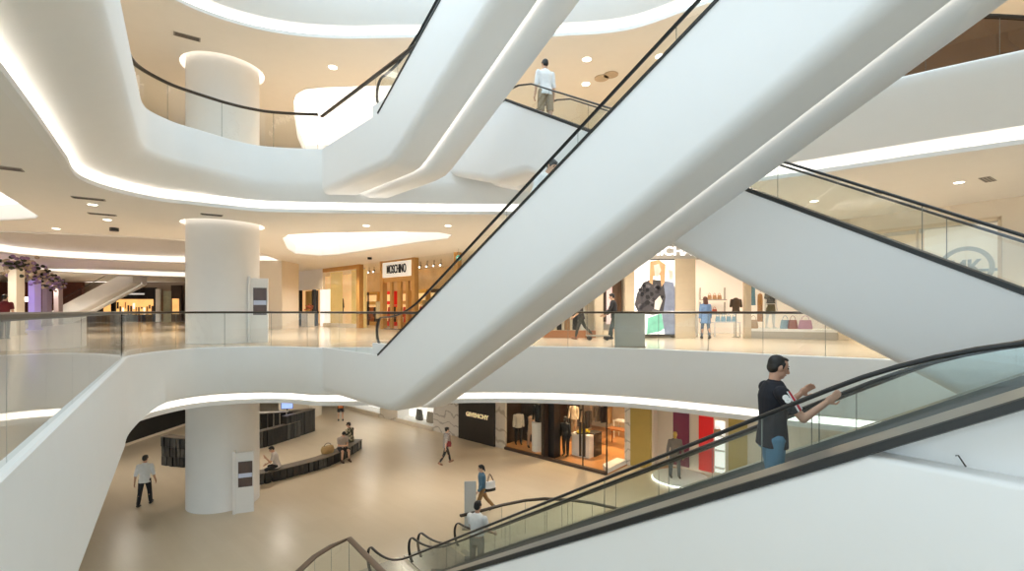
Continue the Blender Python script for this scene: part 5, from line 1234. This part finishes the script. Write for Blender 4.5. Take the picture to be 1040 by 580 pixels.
# the man in the navy polo
POLO = bpy.data.materials.new('navy polo cloth'); POLO.use_nodes = True; nt = POLO.node_tree; bs = nt.nodes['Principled BSDF']; bs.inputs['Roughness'].default_value = .8
tc = nt.nodes.new('ShaderNodeTexCoord'); sx_ = nt.nodes.new('ShaderNodeSeparateXYZ'); nt.links.new(tc.outputs['Object'], sx_.inputs[0])
def nmath(op, a, b):
    n = nt.nodes.new('ShaderNodeMath'); n.operation = op
    for i, x in enumerate((a, b)):
        if isinstance(x, (int, float)): n.inputs[i].default_value = x
        else: nt.links.new(x, n.inputs[i])
    return n.outputs[0]
STR_Y, STR_Z = .09, 1.315
f_ = nmath('ADD', nmath('MULTIPLY', nmath('SUBTRACT', sx_.outputs['Y'], STR_Y), .9), nmath('MULTIPLY', nmath('SUBTRACT', sx_.outputs['Z'], STR_Z), .43))
f_ = nmath('ADD', f_, .5); rp = nt.nodes.new('ShaderNodeValToRGB'); rp.color_ramp.interpolation = 'CONSTANT'; nt.links.new(f_, rp.inputs['Fac'])
els = rp.color_ramp.elements; els[0].color = (.008, .009, .016, 1); els[1].color = (.008, .009, .016, 1); els[1].position = .545
for pos, c in ((.482, (.75, .75, .75, 1)), (.5, (.5, .015, .03, 1)), (.526, (.75, .75, .75, 1))): e_ = els.new(pos); e_.color = c
xm = nmath('LESS_THAN', sx_.outputs['Z'], 1.405); mxp = nt.nodes.new('ShaderNodeMix'); mxp.data_type = 'RGBA'; mxp.inputs['A'].default_value = (.008, .009, .016, 1); nt.links.new(xm, mxp.inputs['Factor']); nt.links.new(rp.outputs['Color'], mxp.inputs['B'])
nt.links.new(mxp.outputs['Result'], bs.inputs['Base Color'])
JEAN = cl('light blue jeans', (.1, .24, .36))
q = esc_pt(8.13, .56); tq, inf = person('man in navy polo with red and white stripe and number eight riding the nearest escalator', (q.x, q.y, 4.56), -PI2 - .12, 1.72, ((38, 10, 92), (38, 12, 96)), ((8, 4, 4), (-3, 4, 2)), 2, (16, 0), skin=mat('tan skin', (.55, .31, .21), .5, var=.06), top=(POLO, 'short', 'out'), bottom=(JEAN, 'long'), hair=(HAIRB, 'receding'), vox=.008)
a, b, c, d = inf['ja'][1]; m_ = a.lerp(b, .24) + Vector((0, -.02, 0)); dd = (b - a).normalized(); out = Vector((1, 0, 0)); out = (out - dd * out.dot(dd)).normalized(); yv = -dd; xv = yv.cross(out)
text_mesh('8', .1, .004, 'number_patch', WT, tq, m_ + out * .078, Matrix((xv, yv, out)).transposed(), bold=.008)
# middle floor
p = at_z(716.5, 344, L1); BLD = cl('blue dress', (.16, .27, .48))
person('woman with long brown hair in a blue dress walking into the handbag store', p, -.05, 1.66, ((-8, 10, 10), (8, 10, 12)), ((10, 2, 4), (-8, 2, 12)), 2, (2, 0), 'f', top=(BLD, 'long', 'dress'), bottom=(cl('slate leggings', (.12, .15, .2)), 'slim'), hair=(HAIRBR, 'long'))
p = at_z(624, 344.5, L1); person('man in black top and dark trousers leaning beside the flat trolley', p, PI2 - .3, 1.78, ((30, 6, 30), (20, 6, 40)), ((8, 3, 2), (16, 3, 2)), 6, (8, 0), top=(cl('black top', (.012, .012, .016)), 'long', 'out'), bottom=(cl('dark green trousers', (.05, .065, .06)), 'slim'))
p = at_z(590, 344.5, L1); person('person in dark clothes striding past the shop window under the big escalator', p, PI2 + .1, 1.72, ((20, 8, 40), (-12, 8, 20)), ((20, 3, 6), (-26, 3, 20)), 8, (5, 0), top=(cl('dark top', (.03, .028, .03)), 'half', 'out'), bottom=(cl('dark olive trousers', (.05, .055, .045)), 'slim'), shoes=cl('brown sandal', (.25, .12, .07)))
person('person in dark red top cut by the left photo edge', Vector((-20.2, 19.2, L1)), .4, 1.74, ((5, 8, 20), (5, 8, 20)), top=(cl('wine red', (.14, .01, .015)), 'short', 'out'), bottom=(NAVYT, 'long'))
# upper escalator riders
q = Vector((.2, 12.1, 0)) + U2 * .12 + NR2 * .75; person('man in white tee and khaki shorts standing at the top of the escalator', (q.x, q.y, 11.5), .35, 1.74, ((4, 9, 6), (4, 9, 8)), ((2, 4, 2), (-3, 4, 2)), 1, (4, 0), top=(WT, 'half', 'out'), bottom=(KHAKI, 'knee'))
q = S1 + U1 * 4.62 + NR1 * .85; person('rider in white shirt with grey pack on the big diagonal escalator behind glass', (q.x, q.y, 7.93), -2.39, 1.72, ((30, 8, 40), (30, 8, 40)), lean=36, top=(WT, 'half', 'out'), bottom=(NAVYT, 'long'))
# mannequins
MANN = mat('white mannequin', (.82, .8, .77), .35); MDK = mat('black mannequin', (.02, .02, .02), .4); GOLDH = mat('gold mannequin', (.62, .42, .1), .35, metal=.4)
z_ = .14
q = G.q(526.5, .7); person('headless shop mannequin in ivory shirt and black trousers, left in the fashion window', (*q, z_), PI + .2, 1.78, ((2, 7, 4), (2, 7, 4)), cat='mannequin', name='mannequin', headless=True, hair=None, face=False, skin=MDK, top=(cl('ivory', (.66, .6, .5)), 'long', 'out'), bottom=(NAVYT, 'long'))
q = G.q(539.5, .7); person('headless shop mannequin in long peach patterned dress in the fashion window', (*q, z_), PI + .2, 1.78, ((2, 5, 4), (2, 5, 4)), cat='mannequin', name='mannequin', sex='f', headless=True, hair=None, face=False, skin=MDK, top=(cl('peach print', (.55, .36, .24)), None, 'dress'), bottom=(cl('peach print', (.55, .36, .24)), 'long'))
q = G.q(546.5, .5); bu2 = thing('bust', 'black jacket bust on the round white plinth in the fashion window', 'bust', (*q, 1.49), aG)
mb = MB(); mb.loft([((0, 0, 0), .17, .12, R0), ((0, 0, .25), .17, .11, R0), ((0, 0, .6), .23, .13, R0), ((0, 0, .75), .19, .08, R0), ((0, 0, .84), .05, .05, R0)], 16)
for s_ in (-1, 1): mb.cone((s_ * .22, 0, .7), .07, (s_ * .28, -.02, .12), .055)
mb.build('jacket', MDK, bu2, smooth=True)
q = sh(aq(574.5, 1.0), 1.0); person('dark suited figure standing just inside the fashion shop doorway', (q.x, q.y, .03), PI - .6, 1.8, ((5, 6, 10), (5, 6, 10)), cat='mannequin', name='mannequin', hair=(HAIRB, 'short'), face=False, skin=MDK, top=(cl('black suit', (.012, .012, .013)), 'long', 'out'), bottom=(NAVYT, 'long'))
q = sh(aq(583, 3.2), 3.2); person('mannequin in cream knit behind the dark figure in the fashion shop', (q.x, q.y, .35), PI - .6, 1.8, cat='mannequin', name='mannequin', headless=True, hair=None, face=False, skin=MDK, top=(cl('cream knit', (.66, .55, .4)), 'long', 'out'), bottom=(cl('sand trousers', (.4, .3, .2)), 'long'))
person('gold headed mannequin in grey jumper on the round podium', (6.5, 19.25, .12), PI - .1, 1.82, ((0, 12, 10), (0, 12, 10)), ((2, 6, 2), (-2, 6, 2)), cat='mannequin', name='mannequin', hair=None, face=False, skin=GOLDH, top=(cl('grey jumper', (.16, .14, .12)), 'long', 'out'), bottom=(cl('slate trousers', (.12, .13, .14)), 'long'))
q = on_line(W0, W1, 783) + inward(W0, W1) * .8; person('white mannequin in an olive skirt on the store window platform', (q.x, q.y, L1 + .38), PI + .1, 1.8, ((0, 10, 6), (0, 10, 6)), ((2, 4, 2), (-4, 4, 2)), cat='mannequin', name='mannequin', sex='f', hair=None, face=False, skin=MANN, shoes=None, top=(cl('dark grey top', (.1, .1, .1)), 'short', 'tucked'), bottom=(cl('olive skirt', (.12, .1, .05)), 'skirt'))
# ------------------------------------------------------------------ light, camera, world
def spot(x, y, z, e, col=(1, .82, .6), size=2.4, blend=.9, tgt=None, rad=.08):
    l = bpy.data.lights.new('interior_spot', 'SPOT'); l.energy = e; l.color = col; l.spot_size = size; l.spot_blend = blend; l.shadow_soft_size = rad
    o = bpy.data.objects.new('interior_spot', l); C.objects.link(o); o.location = (x, y, z)
    if tgt is not None: o.rotation_euler = (Vector(tgt) - Vector((x, y, z))).to_track_quat('-Z', 'Y').to_euler()
    return o
WARM = (1, .92, .82)
for x, y in ((-16, 14), (-16, 23), (-9, 22), (-5, 19), (-2, 23), (-11, 30), (-22, 34), (-22, 20), (-30, 28), (2, 18.5), (5.5, 17), (9, 14.5), (12.5, 12)):
    spot(x, y, K2 - .1, 660, WARM)
for x, y in ((-13, 12), (-12, 20), (-5, 19), (-5, 25), (0, 18), (2, 24), (5, 19), (9, 14.5), (13, 11), (-3, 30)):
    spot(x, y, K3 - .1, 520 if x < -4 else 400, (1, .82, .62))
for x, y in ((-16, 20), (-10, 21), (-4, 18), (-8, 27), (-15, 27), (0, 18), (4, 16), (8, 14)):
    spot(x, y, K1 - .1, 300, WARM, size=2.8, blend=1)
spot(10.5, 12.2, K3 - .1, 700, (1, .84, .64)); spot(-37, 38, K2 - .2, 1500, WARM); spot(-40, 46, K2 - .2, 900, WARM)  # added spots without fittings, brighten the upper right ceiling and far left
# shop interiors
for q, e, c in ((sh(2.5, 2.0, Zc - .1), 600, (1, .72, .42)), (sh(.3, 4.5, Zc - .1), 800, (1, .72, .42)), (sh(a513 - 1, .7, Zc - .1), 60, (1, .85, .65)), (Vector((8.4, 19.6, Zc - .1)), 200, WARM)):
    spot(q.x, q.y, q.z, e, c)
for px, dep, e in ((315, -1.2, 150), (340, 2, 250), (377, 2.4, 160), (405, 2.4, 200), (437, 2.4, 200), (470, 2.4, 160)):
    q = A1.q(px, dep); spot(q.x, q.y, K2 - .15, e, (1, .72, .42))
for x, y, e in ((fr(720, 22), 22, 350), (fr(790, 20.4), 20.4, 350), (fr(664), YW - 1.5, 150), (fr(580, 21), 21.2, 200)): spot(x, y, K2R - .15, e, (1, .86, .7))
spot(-31, 31, K2 - .3, 500, (.55, .4, 1)); spot(-27, 26, K2 - .3, 260, (.55, .4, 1))
w = bpy.data.worlds.new('World'); scene.world = w; w.use_nodes = True
nt = w.node_tree; bg = nt.nodes['Background']; bg.inputs[0].default_value = (.74, .9, 1, 1)
tc = nt.nodes.new('ShaderNodeTexCoord'); sx_ = nt.nodes.new('ShaderNodeSeparateXYZ'); nt.links.new(tc.outputs['Generated'], sx_.inputs[0])
def wm(op, a, b):
    n = nt.nodes.new('ShaderNodeMath'); n.operation = op
    for i, x in enumerate((a, b)):
        if isinstance(x, (int, float)): n.inputs[i].default_value = x
        else: nt.links.new(x, n.inputs[i])
    return n.outputs[0]
g_ = wm('ADD', wm('MULTIPLY', wm('MAXIMUM', sx_.outputs['Z'], 0), 1.5), wm('MULTIPLY', sx_.outputs['X'], -.8))
nt.links.new(wm('MAXIMUM', wm('ADD', g_, 1.18), .34), bg.inputs[1])
cam = bpy.data.cameras.new('Camera'); co = bpy.data.objects.new('Camera', cam); C.objects.link(co)
cam.sensor_width = 36; cam.lens = F * 36 / 1040; cam.shift_x = 0; cam.shift_y = (HY - 290) / 1040
cam.clip_end = 300; cam.clip_start = .05
co.location = (0, 0, H); co.rotation_euler = (PI / 2, 0, 0)
scene.camera = co
scene.view_settings.view_transform = 'Standard'; scene.view_settings.look = 'None'; scene.view_settings.exposure = .12
scene.cycles.max_bounces = 8; scene.cycles.diffuse_bounces = 5; scene.cycles.glossy_bounces = 3; scene.cycles.transparent_max_bounces = 24
scene.cycles.use_denoising = True
scene.cycles.sample_clamp_indirect = 6
